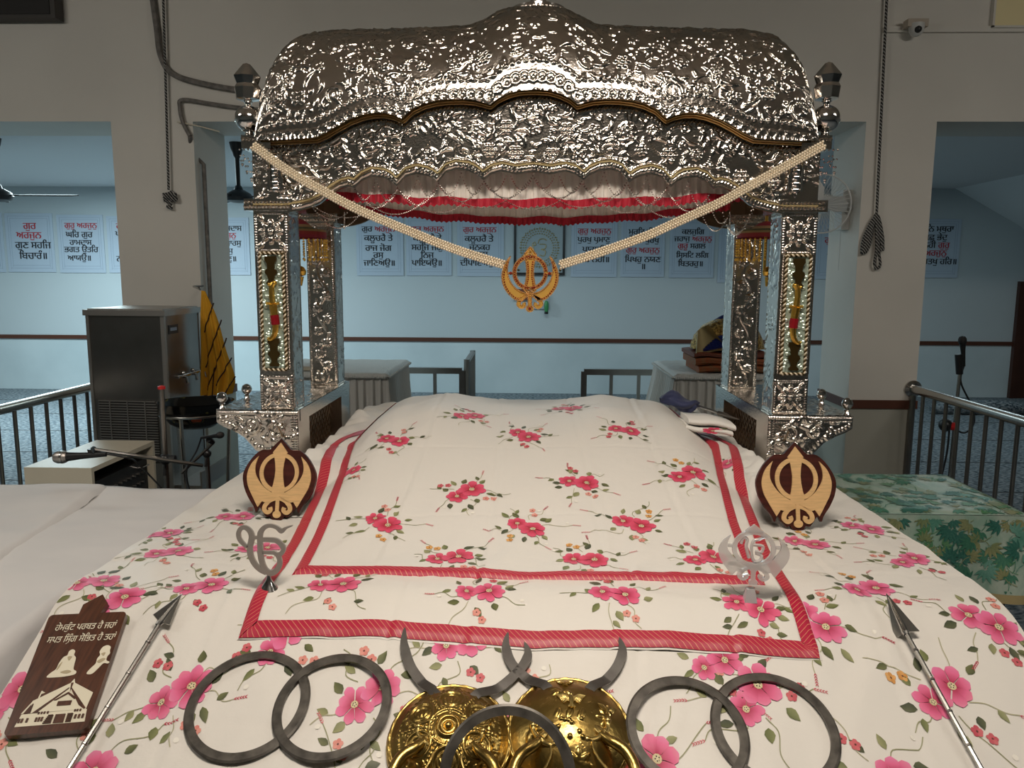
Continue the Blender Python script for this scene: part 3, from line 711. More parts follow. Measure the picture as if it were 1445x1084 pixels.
# --- printed flowers: polygons that lie in the sheet's own mesh
PINK0, PINK1, PINK2 = (0.36, 0.012, 0.05), (0.71, 0.115, 0.25), (0.77, 0.25, 0.41)
RED0, RED1, RED2 = (0.36, 0.014, 0.03), (0.65, 0.055, 0.12), (0.71, 0.105, 0.19)
LEAF = [((0.075, 0.085, 0.03), (0.15, 0.16, 0.06)), ((0.12, 0.14, 0.045), (0.22, 0.235, 0.095)), ((0.045, 0.055, 0.028), (0.10, 0.11, 0.05)), ((0.20, 0.21, 0.09), (0.31, 0.31, 0.15))]
SALMON = ((0.66, 0.22, 0.18), (0.72, 0.33, 0.27)); CORAL = ((0.50, 0.06, 0.09), (0.62, 0.15, 0.16)); AMBER = ((0.58, 0.25, 0.05), (0.72, 0.40, 0.13))
class Print:
    def __init__(s): s.polys = []           # (layer, [(x,y)], [faces], [colours])
    def fan(s, layer, rows, cols):
        """rows: list of point rows of equal length"""
        n = len(rows[0]); pts = [p for r in rows for p in r]; cc = [c for r, c in zip(rows, cols) for _ in r]
        fs = [(j*n+i, j*n+i+1, (j+1)*n+i+1, (j+1)*n+i) for j in range(len(rows)-1) for i in range(n-1)]
        s.polys.append((layer, pts, fs, cc))
    def petal(s, layer, c, a, r0, r1, w, cols, rng, prof=((0, .12), (.28, .5), (.62, 1.0), (.86, .86), (1.0, .30))):
        d_ = (math.cos(a), math.sin(a)); e = (-d_[1], d_[0]); rows = []; cc = []
        for t, ww in prof:
            r = lerp(r0, r1, t); q = w*ww
            bul = 0.10*w if t > .8 else 0
            rows.append([(c[0]+d_[0]*(r+bul*(1-abs(u)))+e[0]*q*u, c[1]+d_[1]*(r+bul*(1-abs(u)))+e[1]*q*u) for u in (-1, -.5, 0, .5, 1)])
            cc.append(tuple(lerp(cols[0][i], cols[1][i], min(1, t*1.75)) if t < .55 else lerp(cols[1][i], cols[2][i], (t-.55)/.45*rng.uniform(.5, 1)) for i in range(3)))
        s.fan(layer, rows, cc)
    def disc(s, layer, c, r, col, n=10):
        s.fan(layer, [[c]*(n+1), [(c[0]+r*math.cos(2*PI*k/n), c[1]+r*math.sin(2*PI*k/n)) for k in range(n+1)]], [col, col])
    def leaf(s, layer, c, a, ln, w, cols):
        d_ = (math.cos(a), math.sin(a)); e = (-d_[1], d_[0])
        prof = [(0, .05), (.2, .75), (.45, 1), (.75, .6), (1, 0.02)]
        rows = [[(c[0]+d_[0]*ln*t+e[0]*w*q*u, c[1]+d_[1]*ln*t+e[1]*w*q*u) for u in (-1, 0, 1)] for t, q in prof]
        n = 3; pts = [p for r in rows for p in r]; cc = [cols[0] if i < 1 else (cols[1] if i == 2 else tuple((a_+b_)/2 for a_, b_ in zip(*cols))) for r in rows for i in range(3)]
        fs = [(j*n+i, j*n+i+1, (j+1)*n+i+1, (j+1)*n+i) for j in range(len(rows)-1) for i in range(2)]
        s.polys.append((layer, pts, fs, cc))
    def stem(s, layer, pts, w, col):
        P = [(p.x, p.y) for p in catmull([(x, y, 0) for x, y in pts], 5)]; rows = []
        for i, p in enumerate(P):
            a, b_ = P[max(0, i-1)], P[min(len(P)-1, i+1)]; L_ = math.hypot(b_[0]-a[0], b_[1]-a[1]) or 1
            e = (-(b_[1]-a[1])/L_*w, (b_[0]-a[0])/L_*w); rows.append([(p[0]-e[0], p[1]-e[1]), (p[0]+e[0], p[1]+e[1])])
        s.fan(layer, rows, [col]*len(rows))
    def bloom(s, c, R, rot, pal, rng, L0, squash=1.0):
        n = rng.choice((7, 7, 8))
        for k in range(n):
            s.petal(L0+(k % 2), c, rot+2*PI*k/n+rng.uniform(-.1, .1), R*.12, R*rng.uniform(.86, 1.1), R*(.33 if n == 7 else .29), pal, rng)
        s.disc(L0+2, c, R*.20, (0.62, 0.52, 0.30)); s.disc(L0+3, c, R*.13, (0.70, 0.62, 0.40))
        for k in range(5):
            a = rot+k*1.3; s.disc(L0+4, (c[0]+R*.09*math.cos(a), c[1]+R*.09*math.sin(a)), R*.035, (0.03, 0.02, 0.015), 6)
    def tiny(s, c, r, pal, rng, L0=3):
        for k in range(5):
            a = 2*PI*k/5+rng.uniform(0, .3)
            s.disc(L0, (c[0]+r*.55*math.cos(a), c[1]+r*.55*math.sin(a)), r*.46, lerp3(pal[0], pal[1], rng.random()), 7)
        s.disc(L0+1, c, r*.2, (0.12, 0.03, 0.02), 6)
    def sprig(s, c, a, ln, rng, pal=((0.62, 0.16, 0.18), (0.50, 0.03, 0.07))):
        d_ = (math.cos(a), math.sin(a)); e = (-d_[1], d_[0]); col = rng.choice(pal)
        for k in range(5):
            t = k/5
            for u in (-1, 1):
                s.leaf(2, (c[0]+d_[0]*ln*t, c[1]+d_[1]*ln*t), a+u*0.5, ln*.26, ln*.035, (col, col))
    def cluster(s, c, R, ang, rng, pal):
        loc = lambda r, a: (c[0]+R*r*math.cos(a), c[1]+R*r*math.sin(a))
        f1 = loc(.62, ang); f2 = loc(.78, ang+PI+rng.uniform(-.3, .3))
        for k in range(rng.choice((7, 8, 9))):
            a = ang+2*PI*k/8+rng.uniform(-.25, .25)
            r = 1.55+rng.uniform(-.15, .3)+0.35*abs(math.cos(a-ang))
            s.leaf(1, loc(r*.82, a), a+rng.uniform(-.8, .8), R*rng.uniform(.55, .85), R*rng.uniform(.17, .25), rng.choice(LEAF))
        for k in range(5):
            a = ang+rng.uniform(-.3, .3)+2*PI*k/5+.5; r = rng.uniform(2.5, 3.5); b_ = a+rng.uniform(-.35, .35)
            e = loc(r, b_)
            s.stem(0, [loc(1.0, a), loc(1.7, a+.12), loc(r*.8, b_-.05), e], R*.025, rng.choice(((0.30, 0.30, 0.17), (0.42, 0.40, 0.26))))
            if rng.random() < .6: s.sprig(e, b_+rng.uniform(-.5, .5), R*.62, rng)
            if rng.random() < .6: s.leaf(1, loc(r*.7, b_-.05), b_+rng.choice((-.8, .8)), R*.6, R*.17, rng.choice(LEAF))
            if rng.random() < .35: s.disc(2, loc(r*.9, b_+.1), R*.13, (0.80, 0.77, 0.69), 7)
        for k, p in enumerate(rng.sample((SALMON, CORAL, AMBER, SALMON, CORAL), 2)):
            a = ang+PI/2+PI*k+rng.uniform(-.6, .6)
            for j in range(2):
                s.tiny(loc(1.75+.5*j, a+.16*j), R*.26, p, rng)
        s.bloom(f2, R*rng.uniform(.78, .9), rng.random()*6, pal, rng, 4)
        s.bloom(f1, R*rng.uniform(.95, 1.08), rng.random()*6, pal, rng, 9)
def lerp3(a, b_, t): return tuple(x+(y-x)*t for x, y in zip(a, b_))

def hit(px, py, k):
    d_ = ray(px, py); t = 0.6
    for i in range(900):
        p = EYE+d_*t
        if p.z <= float(sheet_z(p.x, p.y, k)): break
        t += 0.004
    return EYE+d_*t

def build_sheet(name, k, parent, spots, xs, ys, inside, white):
    """spots: (px, py, radius, angle); the grid is (u, v) -> (x, y)"""
    g = G(); rng = random.Random(40+k)
    X, Y = xs, ys
    Z = sheet_z(X, Y, k)
    if k:   # the hem settles on what lies below
        h = inside(X, Y); Z = Z-0.0065*k*(1-ss(h/0.012))
    ny, nx = X.shape
    g.grid([[(X[j, i], Y[j, i], Z[j, i]) for i in range(nx)] for j in range(ny)])
    cols = [(*white, 1)]*(nx*ny)
    P = Print()
    for px, py, R, an in spots:
        c = hit(px, py, k)
        P.cluster((c.x, c.y), R, an, rng, (PINK0, PINK1, PINK2) if k == 0 else ((RED0, RED1, RED2) if k == 2 else (PINK0, lerp3(PINK1, RED1, .5), lerp3(PINK2, RED2, .5))))
    for layer, pts, fs, cc in P.polys:
        a = np.array(pts)
        # stretch along the slope so that the print keeps its size on the cloth
        n, zx, zy = snorm(a[:, 0], a[:, 1], k)
        if inside is not None:
            ok = inside(a[:, 0], a[:, 1]) > (0.03 if k else 0.002)
            keep = [f for f in fs if all(ok[i] for i in f)]
            if not keep: continue
        else: keep = fs
        off = 0.0011+0.00012*layer
        z = sheet_z(a[:, 0], a[:, 1], k)
        v = np.stack([a[:, 0], a[:, 1], z], -1)+n*off
        g.add(v.tolist(), keep); cols += [(*c, 1) for c in cc]
    g.col = cols
    return g.build(name, 'printed_satin', parent, angle=180)

# platform under everything
t = thing('shrine_platform', 'low wooden platform hidden under the flowered sheet and the shrine', 'platform', (0, 2.3, 0))
g = G(); g.prism([(1.1, 0.0), (1.66, 0.0), (3.6, 0.0), (3.6, 0.778), (1.66, 0.778), (1.1, 0.49)], (-1.0, 0, 0), (0,1,0), (0,0,1), 0, 2.0)
g.build('deck', 'brown_trim', t, flat=True)

big = 0.037
S0 = [(252, 979, .040, .6), (524, 985, .042, .75), (398, 905, .040, 1.2), (650, 910, .038, .2), (1150, 878, .040, -.9), (1225, 834, .038, .4), (1137, 768, .038, -.5), (1218, 745, .036, -.6),
      (1390, 879, .040, -.5), (1283, 792, .036, .6), (1332, 982, .042, .6), (1063, 985, .042, 1.0), (12, 990, .042, .9), (160, 850, .038, .7), (228, 754, .036, .2), (238, 780, .036, .4), (332, 730, .036, .1),
      (283, 828, .038, .3), (130, 822, .038, .5), (365, 775, .036, .3), (110, 1100, .042, .4), (915, 1090, .042, .8), (1010, 940, .034, .4), (760, 1010, .040, .2), (470, 1130, .04, .2), (1250, 1110, .04, .5), (1420, 760, .03, .2)]
S1 = [(470, 826, .036, .2), (676, 836, .036, .1), (868, 838, .036, -.2), (1058, 857, .036, -.3), (585, 577, .036, .2), (975, 597, .036, -.4), (1020, 660, .030, .3)]
S2 = [(556, 622, .036, -.5), (662, 587, .036, .3), (738, 616, .036, -.6), (800, 577, .036, -.2), (881, 607, .036, -.4), (657, 696, .038, .8), (817, 681, .037, -.1), (969, 670, .038, .5), (538, 738, .037, -.5),
      (742, 744, .036, -.6), (893, 741, .037, -.4), (634, 789, .037, .3), (826, 790, .036, -.2), (995, 788, .036, .3), (492, 668, .026, .4)]
WHITE = (0.72, 0.69, 0.635)
nx, ny = 230, 200
ins0 = lambda x, y: np.minimum(BX-np.abs(x), 2.60-y)
U, V = np.meshgrid(np.linspace(-BX, BX, nx), np.linspace(Y0, Y1, ny))
o0 = build_sheet('flowered_sheet', 0, None, S0, U, V, ins0, WHITE)
tag(o0, 'large white satin sheet printed with pink flowers spread over the platform', 'sheet')

def fan_sheet(k, nx, ny):
    u = np.linspace(-1, 1, nx); v = np.linspace(0, 1, ny)
    Ug, Vg = np.meshgrid(u, v)
    X = Ug*0.58; Yf = front(k, X); Yg = Yf+(3.12-Yf)*Vg
    X = xc(k, Yg)+Ug*hw(k, Yg)
    return X, Yg
def ins(k): return lambda x, y: np.minimum(np.minimum(hw(k, y)-np.abs(x-xc(k, y)), y-front(k, x)), 3.1-y)
for k, nm, lab in ((1, 'bordered_sheet', 'lower red-bordered flowered satin cloth spread in front of the covered mound'), (2, 'bordered_sheet', 'upper red-bordered flowered satin cloth covering the mound')):
    X, Y = fan_sheet(k, 150, 190)
    t = thing(nm, lab, 'cloth', (0, 1.6 if k == 1 else 1.8, 0.8), 'red-bordered satin cloths on the mound')
    build_sheet('satin', k, t, S1 if k == 1 else S2, X, Y, ins(k), WHITE)
    # ribbon sewn along three edges
    w = 0.031
    path = []
    ys_ = np.linspace(3.08, 0, 160)
    yl = [y for y in np.linspace(3.08, float(front(k, -.58)), 260)]
    inner, outer = [], []
    e = 0.003
    for y in yl:
        x = float(xc(k, y)-hw(k, y))
        outer.append((x+e, y)); inner.append((x+e+w, max(y, float(front(k, x))+w)))
    for x in np.linspace(float(xc(k, 1.5)-hw(k, FRONT[k])), float(xc(k, 1.5)+hw(k, FRONT[k])), 200)[1:-1]:
        y = float(front(k, x)); xi = min(max(x, float(xc(k, 1.5)-hw(k, FRONT[k]))+w), float(xc(k, 1.5)+hw(k, FRONT[k]))-w)
        outer.append((x, y+e)); inner.append((xi, y+e+w))
    for y in yl[::-1]:
        x = float(xc(k, y)+hw(k, y))
        outer.append((x-e, y)); inner.append((x-e-w, max(y, float(front(k, x))+w)))
    g = G(); uv = []; s_ = 0; A = []
    O = np.array(outer); I = np.array(inner); rows = []
    for q in np.linspace(0, 1, 5):
        P_ = O*(1-q)+I*q; n, _, _ = snorm(P_[:, 0], P_[:, 1], k); z = sheet_z(P_[:, 0], P_[:, 1], k)
        if q == 0: z = z-0.006*k
        v = np.stack([P_[:, 0], P_[:, 1], z], -1)+n*0.0030
        rows.append(v.tolist())
    ds = np.concatenate([[0], np.cumsum(np.linalg.norm(np.diff(np.array(rows[0]), axis=0), axis=1))])
    for q in np.linspace(0, 1, 5): uv += [(d_, q*w) for d_ in ds]
    g.grid(rows); g.uv = uv
    g.build('red_border', 'red_ribbon', t, angle=180)

# white mattress under the mound and its crumpled sheet
t = thing('white_mattress', 'white mattress with a crumpled sheet under the flowered mound', 'mattress', (0, 2.8, 0.79))
X, Y = np.meshgrid(np.linspace(-0.80, 0.80, 130), np.linspace(2.14, 3.54, 120))
Z = ZM+0.004+mattress_z(X, Y)+0.010*vnoise(X*13+Y*7, Y*15)*(mattress_z(X, Y) > .05)
under = sheet_z(X, Y, 1)-0.016-0.02*ss((hw(1, Y)-np.abs(X))/.1)
Z = np.where((np.abs(X-xc(1, Y)) < hw(1, Y)+.012) & (Y < 3.11), np.minimum(Z, np.maximum(under, ZM-.02)), Z)
g = G(); g.grid([[(X[j, i], Y[j, i], Z[j, i]) for i in range(130)] for j in range(120)])
g.build('crumpled_sheet', 'white_cloth', t, angle=180)
g = G(); g.box(-0.70, 0.70, 2.62, 3.48, 0.782, 0.862); g.build('pad', 'white_cloth', t)

# mattresses beside the platform on the left
def pad(name, x0, x1, y0, y1, zt, label, th=0.06, seed=1, skew=0.0):
    X, Y = np.meshgrid(np.linspace(x0, x1, 90), np.linspace(y0, y1, 80))
    Xs = X+skew*(Y-y1)
    e = np.minimum(np.minimum(X-x0, x1-X), np.minimum(Y-y0, y1-Y))
    Z = zt+0.012*vnoise(X*4+seed, Y*5)+0.011*vnoise(X*9+Y*7, Y*4+seed)+0.006*vnoise(X*6-Y*14, Y*17+X*5+seed)-th*(1-ss(e/0.02))
    g = G(); g.grid([[(Xs[j, i], Y[j, i], Z[j, i]) for i in range(90)] for j in range(80)])
    return tag(g.build(name, 'sheet_grey', angle=180), label, 'mattress', 'grey-white sheeted mattresses beside the platform')
pad('sheeted_mattress', -2.62, -1.045, 1.0, 2.58, 0.762, 'broad grey-white sheeted mattress lying beside the flowered sheet', 0.75, 2)
g = pad('sheeted_mattress', -2.70, -1.46, 1.3, 2.555, 0.781, 'bluish white folded sheet lying over the mattress at the left edge', 0.022, 5, skew=-0.13)
# ------------------------------------------------------------------ embossed silver: height fields in metres
class Relief:
    def __init__(s, x0, x1, z0, z1, res):
        s.x0, s.z0, s.res = x0, z0, res
        s.nx = int(round((x1-x0)/res))+1; s.nz = int(round((z1-z0)/res))+1
        s.Z = np.zeros((s.nz, s.nx)); s.x1, s.z1 = x1, z1
    def _win(s, cx, cz, r):
        i0 = max(0, int((cx-r-s.x0)/s.res)); i1 = min(s.nx, int((cx+r-s.x0)/s.res)+2)
        j0 = max(0, int((cz-r-s.z0)/s.res)); j1 = min(s.nz, int((cz+r-s.z0)/s.res)+2)
        if i0 >= i1 or j0 >= j1: return None
        x = s.x0+np.arange(i0, i1)*s.res-cx; z = s.z0+np.arange(j0, j1)*s.res-cz
        return (slice(j0, j1), slice(i0, i1)), x[None, :], z[:, None]
    def dome(s, cx, cz, r, h):
        w = s._win(cx, cz, r)
        if w is None: return
        sl, x, z = w; d2 = (x*x+z*z)/(r*r)
        s.Z[sl] = np.maximum(s.Z[sl], h*np.sqrt(np.clip(1-d2, 0, 1)))
    def ell(s, cx, cz, a, rx, rz, h, groove=0.0):
        w = s._win(cx, cz, max(rx, rz))
        if w is None: return
        sl, x, z = w; c, q = math.cos(a), math.sin(a)
        u = (x*c+z*q)/rx; v = (-x*q+z*c)/rz
        H = h*np.sqrt(np.clip(1-u*u-v*v, 0, 1))
        if groove: H = H*(1-groove*np.exp(-(v/0.22)**2))
        s.Z[sl] = np.maximum(s.Z[sl], H)
    def ring(s, cx, cz, R, t, h):
        w = s._win(cx, cz, R+t)
        if w is None: return
        sl, x, z = w; d_ = (np.sqrt(x*x+z*z)-R)/t
        s.Z[sl] = np.maximum(s.Z[sl], h*np.sqrt(np.clip(1-d_*d_, 0, 1)))
    def stroke(s, pts, r0, r1, h):
        n = len(pts)
        for i, (x, z) in enumerate(pts):
            r = lerp(r0, r1, i/max(1, n-1)); s.dome(x, z, r, h*(r/max(r0, r1))**.5)
    def rosette(s, cx, cz, R, rng, h=0.008):
        n = rng.choice((5, 6, 6, 7)); a0 = rng.random()*6
        for k in range(n):
            a = a0+2*PI*k/n
            s.ell(cx+R*.60*math.cos(a), cz+R*.60*math.sin(a), a, R*.40, R*.30, h, 0.45)
        s.ring(cx, cz, R*.27, R*.09, h*.8); s.dome(cx, cz, R*.17, h*1.1)
        if rng.random() < .5: s.ring(cx, cz, R*1.05, R*.07, h*.5)
    def scroll(s, cx, cz, R, a0, turn, r, h):
        pts = []; n = int(2.2*2*PI*R/(s.res*1.1)/2)
        for k in range(n):
            t = k/n; a = a0+turn*t*3.6*PI/2*1.4; q = R*(1-t*.78)
            pts.append((cx+q*math.cos(a), cz+q*math.sin(a)))
        s.stroke(pts, r, r*.55, h)
        return pts[0]
    def leaf(s, x, z, a, ln, wd, h):
        s.ell(x+ln*.5*math.cos(a), z+ln*.5*math.sin(a), a, ln*.5, wd*.5, h, 0.5)
    def floral(s, rng, sp, h=0.008, dens=1.0, box=None):
        x0, x1, z0, z1 = box or (s.x0, s.x1, s.z0, s.z1)
        nr = max(1, int(round((z1-z0)/(sp*.82)))); dz = (z1-z0)/nr; cent = []
        for j in range(nr):
            ncol = max(1, int(round((x1-x0)/sp)))
            for i in range(ncol+1):
                cx = x0+(i+0.5*(j % 2))*(x1-x0)/ncol+rng.uniform(-.13, .13)*sp; cz = z0+(j+.5)*dz+rng.uniform(-.12, .12)*sp
                if cx > x1-sp*.2 or cx < x0+sp*.2: continue
                cent.append((cx, cz))
                R = sp*rng.uniform(.20, .27)
                kind = rng.random()
                if kind < .62: s.rosette(cx, cz, R, rng, h)
                elif kind < .8:
                    s.scroll(cx, cz, R*1.25, rng.random()*6, rng.choice((-1, 1)), sp*.032, h*.8)
                else:
                    for k in range(7):
                        a = k*2*PI/6; rr = 0 if k == 6 else R*.75
                        s.dome(cx+rr*math.cos(a), cz+rr*math.sin(a), R*.34, h*.9)
                # stem curling half way round with leaves
                a0 = rng.random()*6; tn = rng.choice((-1, 1)); pts = []
                for k in range(26):
                    a = a0+tn*k*.15; q = sp*(.36+.010*k); pts.append((cx+q*math.cos(a), cz+q*math.sin(a)))
                s.stroke(pts, sp*.036, sp*.018, h*.55)
                for k in range(2, 26, 4):
                    a = a0+tn*k*.15+tn*rng.uniform(.1, .9); s.leaf(pts[k][0], pts[k][1], a+rng.choice((0, .6)), sp*rng.uniform(.2, .34), sp*.095, h*.7)
        for (cx, cz) in cent:          # long curling acanthus leaves between the flowers
            for q in range(2):
                a = rng.random()*6.3; k_ = rng.choice((-1, 1))*rng.uniform(.6, 1.3); p = [cx+sp*.36*math.cos(a), cz+sp*.36*math.sin(a)]; pts = []
                for k in range(24):
                    pts.append(tuple(p)); b_ = a+PI/2*.4+k_*k/24*1.6; p[0] += sp*.026*math.cos(b_); p[1] += sp*.026*math.sin(b_)
                s.stroke(pts[:12], sp*.018, sp*.055, h*.95); s.stroke(pts[12:], sp*.055, sp*.012, h*.95)
        A = (x1-x0)*(z1-z0)
        for k in range(int(dens*A/(sp*sp)*4.2)):
            x, z = rng.uniform(x0, x1), rng.uniform(z0, z1)
            if min((x-c[0])**2+(z-c[1])**2 for c in cent) > (sp*.34)**2:
                if rng.random() < .55: s.dome(x, z, sp*rng.uniform(.035, .06), h*.7)
                else: s.leaf(x, z, rng.random()*6, sp*rng.uniform(.18, .36), sp*.10, h*.7)
    def beads(s, pts, r, h, step):
        acc = 0; last = None
        for p in pts:
            if last is None or math.hypot(p[0]-last[0], p[1]-last[1]) >= step:
                s.dome(p[0], p[1], r, h); last = p
    def sample(s, x, z):
        fx = np.clip((np.asarray(x)-s.x0)/s.res, 0, s.nx-1.001); fz = np.clip((np.asarray(z)-s.z0)/s.res, 0, s.nz-1.001)
        i = fx.astype(int); j = fz.astype(int); u = fx-i; v = fz-j
        return (s.Z[j, i]*(1-u)+s.Z[j, i+1]*u)*(1-v)+(s.Z[j+1, i]*(1-u)+s.Z[j+1, i+1]*u)*v

def panel(g, w, h, res, o, ux, uz, style, seed, mi=0, hh=0.006):
    """embossed rectangle: o is its lower left corner, the relief rises along ux x uz"""
    rng = random.Random(seed); R = Relief(0, w, 0, h, res); m = min(0.014, w*.13)
    if style == 'vine':
        sp = w*.62
        pts = [(w/2+w*.16*math.sin(2*PI*t/(w*1.5)), t) for t in np.arange(m, h-m, res)]
        R.stroke(pts, .004, .004, hh*.6)
        for k in range(int(h/(w*.42))):
            z = w*.3+k*w*.42; sx = 1 if k % 2 else -1
            x = w/2+sx*w*.17
            if k % 3 == 0: R.rosette(x, z, w*.15, rng, hh)
            else:
                for q in range(5): R.dome(x+w*.09*math.cos(q*1.26), z+w*.09*math.sin(q*1.26), w*.055, hh*.9)
                R.dome(x, z, w*.05, hh)
            for q in range(3): R.leaf(w/2, z-w*.12+q*w*.1, PI/2-sx*(.5+.5*q), w*.3, w*.1, hh*.8)
            for q in range(5): R.dome(rng.uniform(.18, .82)*w, z+rng.uniform(-.2, .2)*w, w*.03, hh*.6)
    elif style == 'plain':
        R.floral(rng, w*.8, hh*.55, 1.3, (m, w-m, m, h-m))
    elif style == 'rosette':
        c = (w/2, h/2); rr = min(w, h)*.5
        for k in range(8):
            a = k*PI/4; R.ell(c[0]+rr*.45*math.cos(a), c[1]+rr*.45*math.sin(a), a, rr*.26, rr*.17, hh*1.4, .4)
        R.dome(*c, rr*.2, hh*1.6); R.ring(*c, rr*.24, .003, hh)
        for sx in (-1, 1):
            for sz in (-1, 1): R.ell(c[0]+sx*(w/2-m*1.6), c[1]+sz*(h/2-m*1.6), math.atan2(sz, sx), rr*.26, rr*.13, hh*1.2, .4)
    elif style == 'floral':
        R.floral(rng, min(w, h)*.42, hh, 1.2, (m, w-m, m, h-m))
    if style != 'bare':
        for z in np.arange(m*.5, h, .0085):
            R.dome(m*.5, z, .0036, .0036); R.dome(w-m*.5, z, .0036, .0036)
        for x in np.arange(m*.5, w, .0085):
            R.dome(x, m*.5, .0036, .0036); R.dome(x, h-m*.5, .0036, .0036)
    ux, uz, o = Vector(ux), Vector(uz), Vector(o); nn = ux.cross(uz)
    # uz x ... choose the outward side: front panels have ux=+X, uz=+Z and face -Y
    nxp = max(2, int(w/res)); nzp = max(2, int(h/res))
    X, Zc = np.meshgrid(np.linspace(0, w, nxp), np.linspace(0, h, nzp))
    H = R.sample(X, Zc); H[0, :] = H[-1, :] = 0; H[:, 0] = H[:, -1] = 0
    V = np.array(o)[None, None, :]+X[..., None]*np.array(ux)+Zc[..., None]*np.array(uz)+H[..., None]*np.array(nn)
    g.grid(V.tolist(), mi)

# ------------------------------------------------------------------ the shrine (a silver palanquin canopy on four pillars)
PF, PB = 2.60, 3.20       # front faces of the front and rear pillars
PX, PW, PD = 0.877, 0.058, 0.12
ZS = 1.040                # top of the side shelves
ZCAP = 1.712
shrine = thing('shrine_canopy', 'large embossed silver canopy with domed roof standing on four square pillars over the bed', 'shrine', (0, 2.95, 0.78))

def pillar(sx, y, front, seed):
    x0, x1 = sx*PX-PW, sx*PX+PW
    g = G(); z1 = ZCAP
    g.box(x0+.001, x1-.001, y+.001, y+PD-.001, ZS, z1)
    if front:
        zb0, zb1 = 1.058, 1.158; zt0, zt1 = 1.575, 1.695
        panel(g, 2*PW, zb1-zb0+.02, .0022, (x0, y, ZS), (1,0,0), (0,0,1), 'rosette', seed, hh=.008)
        panel(g, 2*PW, ZCAP-zt0, .0022, (x0, y, zt0), (1,0,0), (0,0,1), 'rosette', seed+1, hh=.008)
        # flanks either side of the glazed panel
        for a, b_ in ((x0, x0+.022), (x1-.022, x1)):
            panel(g, .022, zt0-zb1-.02, .003, (a, y, zb1+.02), (1,0,0), (0,0,1), 'bare', seed, hh=.003)
            for z in np.arange(zb1+.026, zt0, .009): g.sphere(((a+b_)/2-sx*0, y-.001, z), .0042, 6, 4)
    else:
        panel(g, 2*PW, ZCAP-ZS, .0026, (x0, y, ZS), (1,0,0), (0,0,1), 'vine', seed)
    xi = x1 if sx < 0 else x0            # inner side, seen from the front
    if sx < 0: panel(g, PD, ZCAP-ZS, .0035, (xi, y, ZS), (0,1,0), (0,0,1), 'plain', seed+5)
    else: panel(g, PD, ZCAP-ZS, .0035, (xi, y+PD, ZS), (0,-1,0), (0,0,1), 'plain', seed+5)
    o = g.build('pillar', 'silver', shrine, angle=60)
    g = G()                              # capital
    g.box(x0-.022, x1+.022, y-.022, y+PD+.022, ZCAP, ZCAP+.038)
    for q in np.arange(x0-.018, x1+.02, .012):
        g.sphere((q, y-.024, ZCAP+.012), .0065, 6, 4); g.sphere((q, y-.024, ZCAP+.027), .005, 6, 4)
    g.build('capital', 'silver', o)
    if front:
        xa, xb = x0+.019, x1-.019; za, zb = 1.180, 1.573
        g = G(); g.box(xa, xb, y-.004, y+.001, za, zb)
        rng = random.Random(seed+9)
        for k in range(150):
            r = rng.uniform(.005, .0095); g.sphere((rng.uniform(xa+.006, xb-.006), y-.004, rng.uniform(za+.006, zb-.006)), r, 8, 5)
        g.build('glass_panel', 'glass_bead', o)
        # twisted rope border
        def rope(P, Q, n):
            P, Q = Vector(P), Vector(Q); d_ = (Q-P); L_ = d_.length; d_.normalize()
            e = d_.cross(Vector((0,1,0)))
            for s_, mi in ((0, 0), (PI, 1)):
                pts = [P+d_*(L_*k/(n*6))+e*(.0030*math.cos(2*PI*k/6+s_))+Vector((0, -.0030*math.sin(2*PI*k/6+s_), 0)) for k in range(n*6+1)]
                gr.tube(pts, .0031, 6, mi=mi)
        gr = G(); yy = y-.010
        rope((xa, yy, za), (xa, yy, zb), 24); rope((xb, yy, za), (xb, yy, zb), 24)
        rope((xa, yy, za), (xb, yy, za), 5); rope((xa, yy, zb), (xb, yy, zb), 5)
        gr.build('rope_border', ['cream_bead', 'bronze_dark'], o, angle=180)
        c = (xa+xb)/2
        prof = [(-.5, 0), (-.62, .06), (-.30, .16), (-.42, .30), (-.72, .42), (-.62, .52), (-.40, .56), (-.45, .74), (-.70, .86), (-.66, 1), (.66, 1), (.70, .86), (.45, .74), (.40, .56), (.62, .52), (.72, .42), (.42, .30), (.30, .16), (.62, .06), (.5, 0)]
        for zz, hh_ in ((za+.012, .095), (zb-.105, .095)):
            g = G(); g.prism([(q*.029, w*hh_) for q, w in prof], (c, y-.010, zz), (1,0,0), (0,0,1), 0, .009)
            g.build('vase_ornament', 'bronze_dark', o, angle=20)
        # gilt dagger in its sheath
        dirx = 1 if sx < 0 else -1
        g = G(); yq = y-.022
        zc_ = lambda t: za+.105+t*.190
        cx = c+dirx*.004
        path = [(cx-dirx*.022, yq, zc_(.02)), (cx-dirx*.012, yq, zc_(.0)), (cx+dirx*.002, yq, zc_(.08)), (cx+dirx*.007, yq, zc_(.25)), (cx+dirx*.004, yq, zc_(.45)), (cx, yq, zc_(.62))]
        g.tube(catmull(path, 5), [lerp(.004, .0135, (k/25)**.7) for k in range(26)], 10)
        g.tube([(cx-.022, yq, zc_(.635)), (cx+.022, yq, zc_(.635))], .005, 8)
        g.tube(catmull([(cx, yq, zc_(.64)), (cx-dirx*.002, yq, zc_(.8)), (cx-dirx*.001, yq, zc_(.93)), (cx+dirx*.006, yq, zc_(1.0))], 5), [lerp(.010, .0085, k/15) for k in range(16)], 10)
        g.sphere((cx+dirx*.009, yq, zc_(1.0)), .008, 8, 6); g.sphere((cx-dirx*.01, yq, zc_(.97)), .0065, 8, 6)
        dg = g.build('gilt_dagger', 'gold', o)
        G().tube([(cx+dirx*.007, yq, zc_(.26)), (cx+dirx*.004, yq, zc_(.43))], .0145, 10).build('red_band', 'red_gem', dg)
    return o
